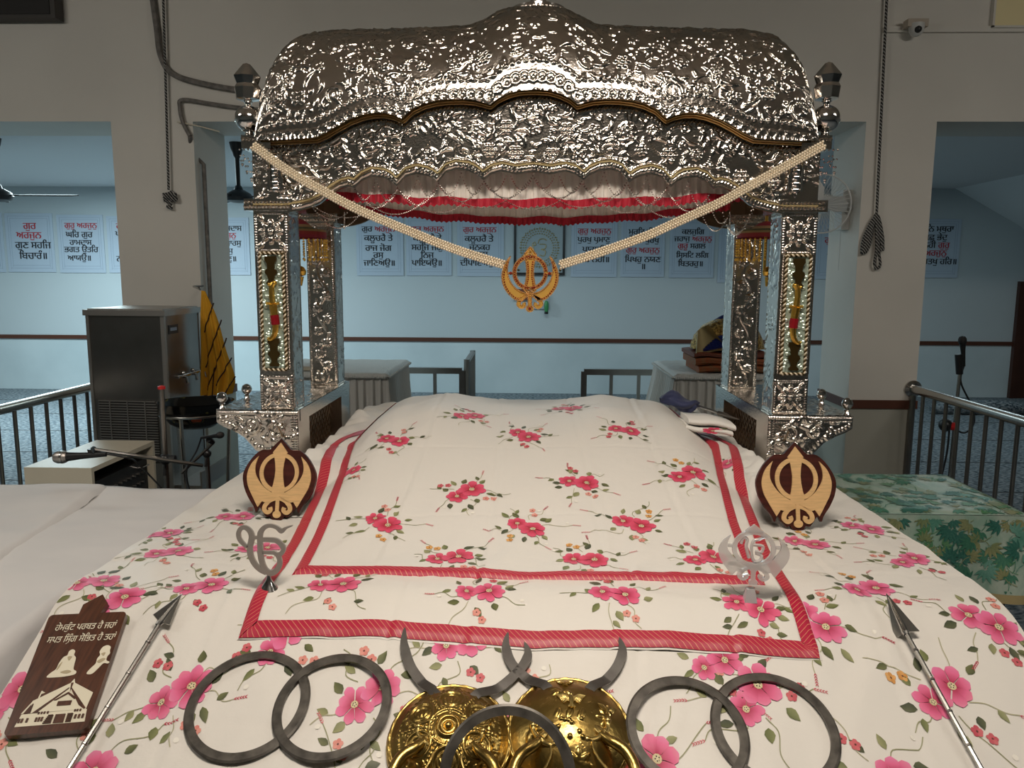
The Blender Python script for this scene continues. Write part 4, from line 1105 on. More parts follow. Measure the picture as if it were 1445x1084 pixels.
for sx, sd in ((-1, 11), (1, 31)):
    pillar(sx, PF, True, sd); pillar(sx, PB, False, sd+50)

# shelves, brackets, pedestals
for sx in (-1, 1):
    xi, xo = sx*.800, sx*1.084
    g = G(); g.box(min(xi, xo)+.0012, max(xi, xo)-.0012, PF-.021, PB+PD+.01, ZS-.042, ZS-.001)
    X, Y = np.meshgrid(np.linspace(min(xi, xo), max(xi, xo), 70), np.linspace(PF-.022, PB+PD+.01, 150))
    Z = ZS+.004*np.abs(vnoise(X*60, Y*60))+.003*np.abs(vnoise(X*120+9, Y*110)); g.grid([[(X[j, i], Y[j, i], Z[j, i]) for i in range(70)] for j in range(150)])
    if sx < 0: panel(g, PB-PF, .042, .004, (xi+.0015, PF, ZS-.042), (0,1,0), (0,0,1), 'bare', 3)
    sh = g.build('side_shelf', 'silver', shrine, angle=60)
    # sloped lattice panel under the shelf
    g = G(); g.box(sx*.86-.004, sx*.86+.004, PF+.1, PB+.06, .80, ZS-.042)
    rngp = np.arange(PF+.1, PB+.05, .04)
    for y in rngp:
        for u in (-1, 1): g.tube([(sx*.855, y, .83), (sx*.855, y+u*.17, ZS-.045)], .003, 4)
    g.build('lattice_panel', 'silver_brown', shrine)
    g = G(); q = [(0, 0), (0, .042), (-.283, .042), (-.283, .0), (-.262, -.015), (-.225, -.03), (-.19, -.052), (-.165, -.08), (-.152, -.098), (-.140, -.102), (0, -.102)]
    q = [(-sx*a*1.0, b_) for a, b_ in q]
    ox = sx*.800
    g.prism([(a, b_) for a, b_ in q], (ox, PF-.0225, ZS-.042), (1,0,0), (0,0,1), 0, -.13)
    # carved face following the outline
    R = Relief(-.29, .01, -.105, .045, .0022) if sx < 0 else Relief(-.01, .29, -.105, .045, .0022)
    rng = random.Random(61)
    for k in range(2):
        cx = sx*(.075+.085*k); R.scroll(cx, -.022+.012*k, .030, 1.0 if k else 2.4, sx*(1 if k else -1), .006, .008); R.rosette(cx, -.022+.012*k, .013, rng, .009)
    for k in range(34):
        x = sx*rng.uniform(.02, .25); R.leaf(x, rng.uniform(-.09, .018), rng.random()*6, .034, .014, .007)
    for x in np.arange(.004, .283, .0085): R.dome(sx*x, .034, .0045, .0045); R.dome(sx*x, .022, .0028, .003)
    for x in np.arange(.004, .14, .0085): R.dome(sx*x, -.094, .004, .004)
    for z in np.arange(-.094, .03, .0085): R.dome(sx*.008, z, .004, .004); R.dome(sx*.02, z, .003, .003)
    low = np.array(q[3:10]); lx = np.abs(low[:, 0]); o_ = np.argsort(lx)
    nxp = 128; A = []
    xs_ = np.linspace(.001, .282, nxp)
    zl = np.interp(xs_, np.concatenate([[0], lx[o_]]), np.concatenate([[-.102], low[o_, 1]]))
    for i, x in enumerate(xs_):
        if i % 5 == 0 and x > .13: R.leaf(sx*x, zl[i]+.006, 1.0 if sx < 0 else 2.1, .018, .008, .006)
    for v in np.linspace(0, 1, 64):
        zz = zl+(.042-zl)*v; H = R.sample(sx*xs_, zz)
        if v in (0, 1): H = H*0
        A.append([(ox+sx*x, PF-.0240-h, ZS-.042+z) for x, z, h in zip(xs_, zz, H)])
    if sx < 0: A = [r[::-1] for r in A]
    g.grid(A)
    br = g.build('bracket', 'silver', shrine, angle=60)
    g = G(); xa, xb = min(sx*.803, sx*.946), max(sx*.803, sx*.946)
    g.box(xa, xb, PB-.01, PB+.13, .80, ZS-.042); g.build('pedestal', 'silver', shrine, angle=60); g = G(); g.box(xa, xb, PF-.009, PF+.13, .80, ZS-.144)
    panel(g, xb-xa, ZS-.144-.80, .003, (xa, PF-.0105, .80), (1,0,0), (0,0,1), 'floral', 8)
    g.build('pedestal', 'silver', shrine, angle=60)
    for kx, ky in ((1.068, PF-.005), (1.058, PF+.20)):
        g = G(); g.lathe([(0, 0), (.014, 0), (.010, .006), (.007, .012), (.010, .018), (.007, .021), (.012, .025), (.018, .034), (.019, .042), (.015, .053), (.006, .059), (0, .060)], (sx*kx, ky, ZS), (0,0,1), 16)
        g.build('shelf_knob', 'silver_smooth', sh)

# --- profile lines of the valance (right half; mirrored)
HALF = 0.925
def prof_curve(pix, y):
    P = [at_y(px, py, y) for px, py in pix]
    x = np.array([abs(p.x-.003) for p in P]); z = np.array([p.z for p in P]); o_ = np.argsort(x); return x[o_], z[o_]
UPX = [(337, 201), (390, 201), (450, 198), (464, 192), (479, 183), (497, 173), (516, 166), (531, 163), (546, 163), (559, 166), (571, 171), (585, 158), (602, 150), (618, 146), (636, 144), (655, 143.5), (672, 145), (684, 148), (694, 151), (705, 142), (719, 135.5), (735, 131), (752, 130)]
LOX = [(352, 300), (405, 300), (425, 297), (440, 293), (453, 287), (462, 279), (470, 273), (482, 266), (494, 263), (501, 265), (512, 255), (526, 249), (544, 251), (554, 256), (561, 263), (573, 250), (589, 245), (604, 248), (613, 252), (619, 257), (630, 244), (645, 239), (662, 241), (675, 247), (683, 254), (694, 246), (709, 242), (730, 246), (752, 243)]
ux_, uz_ = prof_curve(UPX, PF-.03); lx_, lz_ = prof_curve(LOX, PF-.015)
zup = lambda x: np.interp(np.abs(x), ux_, uz_); zlo = lambda x: np.interp(np.abs(x), lx_, lz_)

def valance(y, res, seed, name, m, sgn=-1, half=HALF, drop=0.0):
    xs = np.linspace(-half, half, int(2*half/res)); R = Relief(-half, half, 1.68, 2.20, .0026)
    rng = random.Random(seed)
    if res < .01:
        R.floral(rng, .098, .0068, .45, (-half, half, 1.70, 2.17))
        lo = [(x, float(zlo(x))) for x in np.linspace(-half, half, 900)]
        up = [(x, float(zup(x))) for x in np.linspace(-half, half, 900)]
        # plain fields beneath the borders, then the borders themselves
        jj = R.z0+np.arange(R.nz)*R.res; ii = R.x0+np.arange(R.nx)*R.res
        Zl = zlo(ii)[None, :]; Zu = zup(ii)[None, :]
        R.Z *= (1-.9*((jj[:, None]-Zl < .030)))*(1-.9*((Zu-jj[:, None]) < .026))
        R.beads([(x, z+.034) for x, z in lo], .0046, .0055, .0095)
        last = None
        for x, z in lo:
            if last is None or math.hypot(x-last[0], z-last[1]) > .0105: R.leaf(x-.006, z+.006, .9, .024, .0085, .007); last = (x, z)
        R.stroke([(x, z+.025) for x, z in lo], .003, .003, .004)
        last = None
        for x, z in up:
            if last is None or math.hypot(x-last[0], z-last[1]) > .0105: R.leaf(x-.004, z-.030, 1.2, .026, .008, .006); last = (x, z)
    V = np.linspace(0, 1, 118 if res < .01 else 6); A = []
    for v in V:
        z = zlo(xs)+(zup(xs)-zlo(xs))*v; h = R.sample(xs, z)
        if v == 0 or v == 1: h = h*0
        A.append([(x, y+sgn*hh, zz-drop) for x, zz, hh in zip(xs, z, h)])
    g = G(); g.grid(A)
    # back and edges
    B = [[(p[0], y-sgn*.014, p[2]) for p in A[0][::1]], [(p[0], y-sgn*.014, p[2]) for p in A[-1]]]
    g.grid([A[0], B[0]]); g.grid([B[0], B[1]]); g.grid([B[1], A[-1]])
    return g.build(name, m, shrine, angle=70)
va = valance(PF-.016, .0031, 5, 'front_valance', 'silver')
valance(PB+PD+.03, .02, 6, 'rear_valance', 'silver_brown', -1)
# side valances
for sx in (-1, 1):
    g = G(); g.box(sx*.905-.008, sx*.905+.008, PF, PB+PD+.03, 1.745, 1.92); g.build('side_valance', 'silver', shrine)
    # ornamental rib over the pillar on the front valance
    g = G(); xr = sx*.845
    g.box(xr-.016, xr+.016, PF-.030, PF-.02, 1.775, 1.89)
    for q in (-.02, .02): g.tube([(xr+q, PF-.030, 1.775), (xr+q, PF-.030, 1.895)], .006, 8)
    for z in np.arange(1.78, 1.89, .02): g.sphere((xr, PF-.032, z), .012, 8, 5)
    g.build('pilaster_ornament', 'silver_smooth', va)
# gilt line along the lower border and moulded trim along the upper one
g = G(); xs = np.linspace(-HALF, HALF, 420)
g.tube([(x, PF-.022, float(zlo(x))+.026) for x in xs], .0028, 5); g.build('gilt_line', 'gold_fabric', va)
g = G()
xs = np.linspace(-HALF-.02, HALF+.02, 420)
for dy, dz, r in ((-.046, -.001, .0036), (-.040, -.007, .0038), (-.048, .005, .0026)):
    g.tube([(x, PF+dy, float(zup(x))+dz) for x in xs], r, 6)
g.build('moulded_trim', 'trim_gold', shrine)

# --- domed roof
YC, RY = 2.965, 0.435
ZB0 = 1.918
def ridge(x):
    ax_ = np.abs(x); H = 0.424+0.020*np.exp(-(ax_/.5)**2)+0.062*np.exp(-(ax_/.165)**4)
    e = np.clip(1-(ax_/.8985)**17, 0, 1)**.40
    return ZB0+H*e
NE = 3.0
def roof_pt(x, t):
    """t in 0..1 from front edge over the ridge to the back edge"""
    a = PI*t; c = np.cos(a); s_ = np.sin(a)
    y = YC-RY*np.sign(c)*np.abs(c)**(2/NE); z = ZB0+(ridge(x)-ZB0)*np.abs(s_)**(2/NE)
    return y, z
RX = 0.897
xs = np.sin(np.linspace(-PI/2, PI/2, 600))*.30*RX+np.linspace(-1, 1, 600)*.70*RX
rngd = random.Random(77)
# the relief lives in (x, arc length from the lower edge)
arcN = 400; tt = np.linspace(0, .5, arcN)
yy0, zz0 = roof_pt(np.zeros(1)+.45, tt); arc = np.concatenate([[0], np.cumsum(np.hypot(np.diff(yy0), np.diff(zz0)))])
AL = arc[-1]
R = Relief(-RX, RX, 0, AL, .0028)
R.floral(rngd, .108, .0072, .9, (-RX, RX, .015, AL*.80))
jj = np.arange(R.nz)*R.res; ii = R.x0+np.arange(R.nx)*R.res
lowz = (zup(ii)-ZB0)[None, :]
R.Z *= np.where((jj[:, None]-lowz < .055) & (jj[:, None]-lowz > -.02), .12, 1)
R.Z *= np.clip((AL*.80-jj)/.10, .12, 1)[:, None]
cur = [(x, float(zup(x))-ZB0) for x in np.linspace(-RX, RX, 900)]
R.beads([(x, z+.056) for x, z in cur], .0066, .0075, .0205)
last = None
for x, z in cur:
    if last is None or x-last > .026: R.ring(x, z+.012, .015, .0028, .0055); R.ring(x, z+.010, .008, .0022, .004); last = x
tfr = np.concatenate([np.linspace(0, .30, 185), np.linspace(.30, .5, 75)[1:]])
ar = np.interp(tfr, tt, arc)
A = []
X = xs[None, :]*np.ones((len(tfr), 1)); T = tfr[:, None]*np.ones_like(xs)[None, :]
# start each column at the trim line
Hh = np.maximum(ridge(X)-ZB0, 1e-4)
t0 = np.arcsin(np.clip((np.clip(zup(X)-ZB0, 0, None)/Hh), 0, .98)**(NE/2))/PI
T = t0+(0.5-t0)*(T/.5)
Yr, Zr = roof_pt(X, T)
ARC = np.interp(T, tt, arc)
Hr = R.sample(X, ARC)
dYx = np.gradient(Yr, axis=0); dZx = np.gradient(Zr, axis=0); L_ = np.hypot(dYx, dZx)+1e-9
NY, NZ = -dZx/L_, dYx/L_
edge = np.clip((RX-np.abs(X))/.03, 0, 1); Hr = Hr*edge
Yr2 = Yr+NY*Hr; Zr2 = Zr+NZ*Hr
g = G(); g.grid([[(X[j, i], Yr2[j, i], Zr2[j, i]) for i in range(X.shape[1])] for j in range(X.shape[0])])
tb = np.linspace(.5, 1, 22); xb = xs[::7]
Xb = xb[None, :]*np.ones((len(tb), 1)); Yb_, Zb_ = roof_pt(Xb, tb[:, None]*np.ones_like(Xb))
g.grid([[(Xb[j, i], Yb_[j, i], Zb_[j, i]) for i in range(len(xb))] for j in range(len(tb))])
dome = g.build('domed_roof', 'silver', shrine, angle=75)
g = G(); ztop = float(ridge(np.array([0.]))[0])
g.lathe([(0, -.03), (.112, -.03), (.112, .024), (.100, .030), (.100, .036), (.085, .04), (.03, .05), (.03, .09), (.06, .12), (.05, .17), (0, .19)], (0.012, YC, ztop), (0,0,1), 40)
for k in range(48): g.sphere((.012+.110*math.cos(2*PI*k/48), YC+.110*math.sin(2*PI*k/48), ztop+.020), .007, 6, 4)
g.build('roof_finial', 'silver_smooth', shrine)
# cornice shelf under the roof ends with the corner finials
for sx in (-1, 1):
    g = G(); xa, xb = min(sx*.60, sx*.945), max(sx*.60, sx*.945)
    g.box(sx*.85 if sx > 0 else -.945, .945 if sx > 0 else -.85, PF-.055, PB+PD+.04, 1.905, 1.925)
    g.box(min(sx*.880, sx*.945), max(sx*.880, sx*.945), PF-.055, PF+.05, 1.925, 1.948)
    for q in np.arange(.875, .945, .011): g.sphere((sx*q, PF-.056, 1.935), .006, 6, 4)
    g.build('cornice', 'silver', shrine)
    p = at_y(351 if sx < 0 else 1165, 168, PF-.02)
    g = G(); zb_ = 1.948; r = .045; zc_ = p.z
    g.lathe([(0, zb_-zc_), (.018, zb_-zc_), (.012, zb_-zc_+.01), (.012, -r*.92), (.022, -r*.86)]+[(r*math.cos(a), r*.95*math.sin(a)) for a in np.linspace(-1.05, 1.2, 12)]+[(.010, r*.98), (.012, r+.006), (.016, r+.009), (.010, r+.014)], (p.x, PF-.02, zc_), (0,0,1), 28)
    fi = g.build('corner_finial', 'silver_smooth', shrine)
    g = G(); g.lathe([(.010, r+.012), (.038, r+.016), (.043, r+.05), (.036, r+.062), (.045, r+.085), (.012, r+.125), (0, r+.13)], (p.x, PF-.02, zc_), (0,0,1), 8)
    g.build('faceted_bud', 'silver_smooth', fi, flat=True)
    # small hanging bead loops under the cornice corner
    g = G(); px = sx*.925
    for k in range(5):
        a, b_ = Vector((px-.028+.014*k, PF-.05, 1.905)), Vector((px-.02+.014*k, PF-.05, 1.905))
        L2 = .05+.025*((k*7) % 3)
        for q in range(9):
            t = q/8; g.octa((a.x+(.014*t), PF-.05, 1.903-L2*math.sin(PI*t)), .0042)
    g.build('bead_tassel', 'silver_smooth', shrine)

# --- gathered cloth frills under the roof
def frill(name, y, xr, ztop, zbot, sag, zred, seed, redm='frill_red'):
    n = 560; xs = np.linspace(-xr, xr, n); rng = np.random.RandomState(seed)
    ph = np.cumsum(rng.uniform(.6, 1.7, n)*.55)
    def bottom(x): return zbot+(sag*(np.abs(x)/xr)**2)+.003*np.sin(x*37)+.002*np.sin(x*23+1)
    def rows(f0, f1, m_, amp):
        A = []
        for v in np.linspace(0, 1, m_):
            zt = f0(xs); zb = f1(xs); z = zt+(zb-zt)*v
            d_ = amp*(np.sin(ph)*.8+.35*np.sin(ph*2.3+v))*(.45+.55*v)
            A.append([(x, y+dd, zz) for x, dd, zz in zip(xs, d_, z)])
        return A
    top = lambda x: np.zeros_like(x)+ztop
    mid = lambda x: bottom(x)+zred
    g = G(); g.grid(rows(top, mid, 9, .007)); o = g.build(name, 'frill_white', shrine, angle=180)
    g = G(); A = rows(mid, bottom, 5, .008); B = [[(p[0], p[1]-.006+.003*math.sin(i*.7), p[2]-(.003*math.sin(i*.9) if j == 4 else 0)) for i, p in enumerate(r)] for j, r in enumerate(A)]
    g.grid(B); g.build('red_hem', redm, o, angle=180)
    return o
zf0 = at_y(748, 293, PF+.05).z; zf1 = at_y(500, 279, PF+.05).z
f1_ = frill('cloth_frill', PF+.05, .80, 1.93, zf0, zf1-zf0, .028, 1)
zf2 = at_y(752, 317, PB+.02).z; zf3 = at_y(540, 301, PB+.02).z
frill('cloth_frill', PB+.02, .80, 1.93, zf2, (zf3-zf2)*1.4, .030, 2)
# ceiling cloth stretched under the roof
g = G(); g.box(-.84, .84, PF+.04, PB+.1, 1.925, 1.93); g.build('ceiling_cloth', 'frill_white', shrine)

# --- strings of small beads looped below the valance
def loop(g, a, b_, sag, r=.0030, step=.0085):
    a, b_ = Vector(a), Vector(b_); n = max(6, int(((a-b_).length+sag*1.6)/step))
    for k in range(n+1):
        t = k/n; p = a.lerp(b_, t); p.z -= sag*4*t*(1-t); g.octa(p, r)
g = G(); yb = PF+.018
cusp = [at_y(px, py+2, yb) for px, py in ((501, 265), (561, 263), (619, 257), (683, 254), (752, 246), (821, 254), (884, 256), (941, 263), (1001, 274))]
for k in range(len(cusp)-1):
    for d_ in (1, 2):
        if k+d_ < len(cusp): loop(g, cusp[k], cusp[k+d_], .035+.028*d_)
    m_ = cusp[k].lerp(cusp[k+1], .5); m_.z += .03; loop(g, m_, cusp[k], .05); loop(g, m_, cusp[k+1], .055)
g.build('bead_strings', 'silver_smooth', shrine, flat=True)
yb = PF-.028
for sgn_, lst, x0 in ((-1, ((440, 291, 517, 287, .075), (442, 291, 560, 268, .06), (490, 300, 440, 292, .03)), 486), (1, ((985, 283, 1028, 305, .07), (1020, 300, 1062, 292, .08), (1028, 322, 1063, 296, .04), (1000, 276, 1028, 305, .05)), 1030)):
    g = G()
    for (xa, ya, xb, yb_, sg) in lst: loop(g, at_y(xa, ya, yb), at_y(xb, yb_, yb), sg)
    for k in range(15): g.octa(at_y(x0, 300+k*1.6, yb), .0032)
    g.build('bead_strings', 'silver_smooth', shrine, flat=True)
g = G()                                    # fine bead loops across the front valance
yb = PF-.032
for k in range(12):
    x0 = 640+k*46 if k < 8 else 380+(k-8)*60
    loop(g, at_y(x0, float(200), yb), at_y(x0+46, float(200), yb), .04, .0024, .009)
g.build('bead_strings', 'silver_smooth', va, flat=True)
# ------------------------------------------------------------------ khanda shapes (x, y in units; the whole is about 1.8 high)
def kh_blade(): 
    half = [(0, .92), (.21, .64), (.165, .60), (.205, .545), (.155, .52), (.125, .36), (.105, .16), (.115, -.02), (.15, -.24), (.205, -.40), (.165, -.42), (.185, -.47), (.10, -.53), (.055, -.555)]
    return half+[(-x, y) for x, y in half[::-1][:-1]]
def kh_hilt():
    p = [(.05, -.50), (.05, -.98)]
    c = [(.115*math.cos(a), -1.05+.10*math.sin(a)) for a in np.linspace(1.1, PI-1.1-2*PI, 16)]
    return p+[(.115*math.sin(a), -1.05+.10*math.cos(a)) for a in np.linspace(.45, 2*PI-.45, 16)]+[(-.05, -.98), (-.05, -.50)]
def kh_sabre(s):
    out = cat2([(-.60, .54), (-.80, .32), (-.90, .02), (-.86, -.28), (-.72, -.56), (-.55, -.86)], 6)
    back = cat2([(-.44, -.70), (-.30, -.72), (-.06, -.58)], 4)
    inn = cat2([(-.04, -.52), (-.28, -.40), (-.50, -.22), (-.66, .04), (-.68, .28), (-.60, .54)], 6)
    return [(s*x, y) for x, y in out+back+inn[:-1]]
def kh_slim(s):
    out = cat2([(-.62, .62), (-.80, .36), (-.90, .02), (-.86, -.28), (-.72, -.54), (-.50, -.74), (-.24, -.80)], 6)
    inn = cat2([(-.04, -.58), (-.32, -.50), (-.56, -.30), (-.70, -.02), (-.72, .30), (-.62, .62)], 6)
    return [(s*x, y) for x, y in out+inn[:-1]]
def kh_curl(s):
    a = cat2([(.04, -.60), (-.16, -.66), (-.32, -.78), (-.36, -.92), (-.27, -1.0), (-.18, -.94), (-.20, -.86)], 6)
    w = [.045]*10+[.06]*10+[.055]*len(a); L_, R_ = [], []
    for i, p in enumerate(a):
        q0, q1 = a[max(0, i-1)], a[min(len(a)-1, i+1)]; l = math.hypot(q1[0]-q0[0], q1[1]-q0[1]) or 1
        e = (-(q1[1]-q0[1])/l*w[i], (q1[0]-q0[0])/l*w[i]); L_.append((s*(p[0]+e[0]), p[1]+e[1])); R_.append((s*(p[0]-e[0]), p[1]-e[1]))
    return L_, R_
def khanda(g, o, ux, uy, S, t0, t1, mi=0, bars=False):
    sc = lambda P: [(x*S, y*S) for x, y in P]
    g.ringprism(sc(circ(0, .09, .555, 48)), sc(circ(0, .09, .445, 48)), o, ux, uy, t0, t1, mi)
    for P in ((kh_slim if bars else kh_sabre)(1), (kh_slim if bars else kh_sabre)(-1)): g.prism(sc(P), o, ux, uy, t0, t1, mi)
    d_ = (t1-t0)*.06
    g.prism(sc(kh_blade()), o, ux, uy, t0, t1+d_, mi)
    for s in (1, -1):
        a, b_ = kh_curl(s); g.ringprism(sc(a), sc(b_), o, ux, uy, t0, t1-d_*(1+s), mi, closed=False)
    g.prism(sc(kh_hilt()), o, ux, uy, t0, t1+d_*2, mi)
    if bars:
        for s in (1, -1): g.prism(sc([(s*.54, .03), (s*.70, .03), (s*.70, .11), (s*.54, .11)]), o, ux, uy, t0, t1-d_, mi)

# slope frame of the sheet in front: a point on it, raised by h along its normal
SN = Vector((0, -SL, 1)).normalized(); SD = Vector((0, -1, -SL)).normalized()
def slope(px, py, h=0.0):
    d_ = ray(px, py); P0 = Vector((0, YB, ZM))+SN*h
    return EYE+d_*((P0-EYE).dot(SN)/d_.dot(SN))

# ------------------------------------------------------------------ two wooden emblem plaques
for sx, px, py, lab in ((-1, 390.5, 735, 'round maple khanda emblem on dark wood standing by the front left pillar'), (1, 1126.5, 749, 'round maple khanda emblem on dark wood standing by the front right pillar')):
    b_ = hit(px, py, 0); S = .1055 if sx < 0 else .1095
    uy = Vector((0, .30, 1)).normalized(); ux = Vector((1, 0.04*sx, 0)).normalized()
    o = b_+uy*(S*1.22)
    t = thing('khanda_plaque', lab, 'plaque', b_, 'wooden khanda plaques by the pillars')
    out = cat2([(0, 1.04), (.20, .83), (.32, .72), (.56, .70), (.82, .46), (1.02, .08), (1.0, -.26), (.86, -.58), (.68, -.84), (.60, -1.0), (.52, -.86), (.42, -.98), (.30, -1.12), (.20, -1.10), (.13, -1.20), (0, -1.22)], 4)
    half = out; poly = half+[(-x, y) for x, y in half[::-1][1:-1]]
    g = G(); g.prism([(x*S, y*S) for x, y in poly], o, ux, uy, -.012, 0); g.build('backing', 'maroon_wood', t, angle=30)
    g = G(); khanda(g, o, ux, uy, S, .0, .004); g.build('emblem', 'maple', t, angle=30)
    g = G(); nn = ux.cross(uy); q = o-nn*.012; ft = Vector((q.x, q.y+.10, ZM+.004))
    g.prism([(-.03, -S*1.1), (.03, -S*1.1), (.02, .02), (-.02, .02)], q-nn*.002, ux, uy, -.004, 0); g.tube([q-nn*.004, ft], .004, 6)
    g.build('easel', 'black_plastic', t)

# ------------------------------------------------------------------ pewter ik onkar on a cone foot
b_ = hit(380, 836, 0); S = .00000
y = b_.y-.004
t = thing('ik_onkar_stand', 'pewter ik onkar symbol on a cone-shaped metal foot, left of the mound', 'ornament', b_)
k_ = (at_y(430, 780, y).x-at_y(330, 780, y).x)/834.0         # metres per unit of the drawing
zb_ = b_.z+.0395
def D(pts): return [((x-420)*k_, (770-yy)*k_) for x, yy in pts]
def ribbon(g, pts, w, n=7):
    P = cat2(D(pts), n); m = len(P); L_, R_ = [], []
    for i, p in enumerate(P):
        q0, q1 = P[max(0, i-1)], P[min(m-1, i+1)]; l = math.hypot(q1[0]-q0[0], q1[1]-q0[1]) or 1
        f = i/(m-1)*(len(w)-1); a = int(f); ww = lerp(w[a], w[min(a+1, len(w)-1)], f-a)*k_
        e = (-(q1[1]-q0[1])/l*ww, (q1[0]-q0[0])/l*ww); L_.append((p[0]+e[0], p[1]+e[1])); R_.append((p[0]-e[0], p[1]-e[1]))
    g.ringprism(L_, R_, (b_.x, y, zb_), (1,0,0), (0,0,1), -.0025, .0025+ribbon.k*.0001, closed=False); ribbon.k += 1
ribbon.k = 0
g = G()
ribbon(g, [(190, 420), (115, 340), (95, 260), (125, 195), (175, 180), (225, 215), (250, 280), (240, 350), (222, 420), (228, 520), (270, 620), (330, 690), (400, 740)], [20, 26, 26, 26, 27, 30, 34, 34, 34, 34, 32, 28, 16])
ribbon(g, [(735, 150), (660, 178), (600, 215), (545, 175), (470, 155), (400, 180), (352, 250), (345, 370), (345, 500), (358, 600), (395, 690), (450, 730), (520, 700), (565, 620), (560, 540), (510, 485), (420, 480), (372, 480)], [4, 14, 30, 22, 22, 28, 32, 33, 34, 32, 32, 36, 34, 30, 28, 22, 20, 20])
ribbon(g, [(365, 325), (450, 325), (540, 335), (600, 390), (615, 440), (580, 495), (520, 500)], [26, 28, 30, 30, 28, 26, 22])
ribbon(g, [(255, 300), (300, 300), (345, 300)], [18, 18, 18])
g.build('symbol', 'pewter', t, angle=30)
g = G(); g.lathe([(0, 0), (.0245, 0), (.0245, .003), (.0235, .0045), (.014, .018), (.006, .030), (.0035, .0405), (0, .0405)], b_, (0,0,1), 28); g.build('cone_foot', 'chrome', t)

# ------------------------------------------------------------------ clear acrylic khanda on a bevelled foot
b_ = hit(1058, 849, 1)
y = b_.y
t = thing('acrylic_khanda', 'clear acrylic khanda with an ik onkar inside, standing on the bordered cloth at the right', 'ornament', b_)
k_ = (at_y(1130, 800, y).x-at_y(1000, 800, y).x)/1007.0
S = 410*k_; o = Vector((b_.x+.003, y, b_.z+(950-330)*k_))
ux, uy = Vector((.995, -.1, 0)).normalized(), Vector((0, .06, 1)).normalized()
g = G(); Sq = lambda P: [(x*S, y_*S) for x, y_ in P]
g.ringprism(Sq(circ(0, -.02, .57, 48, .50)), Sq(circ(0, -.02, .45, 48, .39)), o, ux, uy, -.004, .004)
for s in (1, -1): g.prism([(x*1.02, yy*.78-.10*S) for x, yy in Sq(kh_sabre(s))], o, ux, uy, -.004, .0042)
g.prism(Sq([(0, .64), (.24, .46), (.18, .43), (-.18, .43), (-.24, .46)]), o, ux, uy, -.004, .0044)
g.prism(Sq([(-.20, -.43), (.20, -.43), (.10, -.60), (.06, -.64), (.06, -.86), (.12, -.92), (.10, -1.0), (-.10, -1.0), (-.12, -.92), (-.06, -.86), (-.06, -.64), (-.10, -.60)]), o, ux, uy, -.004, .0046)
for s in (1, -1):
    a, c = kh_curl(s); g.ringprism([(x, yy*.85) for x, yy in Sq(a)], [(x, yy*.85) for x, yy in Sq(c)], o, ux, uy, -.004, .0040, closed=False)
    g.prism(Sq([(s*.55, .0), (s*.68, .0), (s*.68, .07), (s*.55, .07)]), o, ux, uy, -.0035, .0035)
g.build('symbol', 'acrylic', t, angle=30)
g = G()
for pts in ([(-.34, .10), (-.28, .26), (-.18, .22), (-.2, .02), (-.12, -.28)], [(.34, .36), (.12, .24), (-.02, .18), (-.06, -.05), (0, -.34), (.16, -.34), (.2, -.2), (.05, -.14)], [(-.02, .08), (.22, .06), (.2, -.1), (.04, -.1)]):
    g.tube(catmull([o+ux*(x*S)+uy*(yy*S) for x, yy in pts], 6), .0036, 6)
g.build('inner_symbol', 'acrylic', t)
g = G(); w0, w1, h0 = .0135, .0082, .0305
g.add([(b_.x-w0, y-.010, b_.z), (b_.x+w0, y-.010, b_.z), (b_.x+w0, y+.012, b_.z), (b_.x-w0, y+.012, b_.z), (b_.x-w1, y-.006, b_.z+h0), (b_.x+w1, y-.006, b_.z+h0), (b_.x+w1, y+.008, b_.z+h0), (b_.x-w1, y+.008, b_.z+h0)],
      [(0,3,2,1),(4,5,6,7),(0,1,5,4),(1,2,6,5),(2,3,7,6),(3,0,4,7)])
g.build('foot', 'satin_steel', t, flat=True)

# ------------------------------------------------------------------ dark wooden board with writing, figures and a building
bl, br_, tl, tr = slope(4, 1039, .018), slope(122, 1029, .018), slope(70, 868, .018), slope(179, 863, .018)
cen = (bl+br_+tl+tr)/4; ux = ((br_-bl)+(tr-tl)).normalized(); uy = ((tl-bl)+(tr-br_)); hB = uy.length/2
uy = (uy-ux*uy.dot(ux)*.0)
wB = ((br_-bl).length+(tr-tl).length)/4
def bp(u, v):  # u, v in 0..1 over the board
    return bl.lerp(br_, u).lerp(tl.lerp(tr, u), v)
nB = (br_-bl).cross(tl-bl).normalized()
t = thing('inscribed_board', 'dark brown paddle-shaped wooden board with cream writing, two seated figures and a building', 'plaque', cen)
def bpoly(g, P, t0, t1, mi=0):
    v = [bp(*p)+nB*t0 for p in P]+[bp(*p)+nB*t1 for p in P]; k = len(P)
    ar = sum(P[i][0]*P[(i+1) % k][1]-P[(i+1) % k][0]*P[i][1] for i in range(k))
    if ar < 0: v = v[:k][::-1]+v[k:][::-1]
    g.add(v, [tuple(range(k))[::-1], tuple(range(k, 2*k))]+[(i, (i+1) % k, k+(i+1) % k, k+i) for i in range(k)], mi)
def rr(u0, u1, v0, v1, ru, rv, n=5):
    P = []
    for cx, cy, a0 in ((u1-ru, v1-rv, 0), (u0+ru, v1-rv, PI/2), (u0+ru, v0+rv, PI), (u1-ru, v0+rv, 1.5*PI)):
        P += [(cx+ru*math.cos(a0+PI/2*k/n), cy+rv*math.sin(a0+PI/2*k/n)) for k in range(n+1)]
    return P
g = G(); bpoly(g, rr(0, 1, 0, 1, .055, .035), -.013, 0); bpoly(g, [(.375, .985), (.39, 1.09), (.60, 1.185), (.70, 1.10), (.655, .985)], -.0128, -.0002)
g.build('board', 'plaque_wood', t, angle=30)
g = G(); uxv = lambda v: (bp(1, v)-bp(0, v))
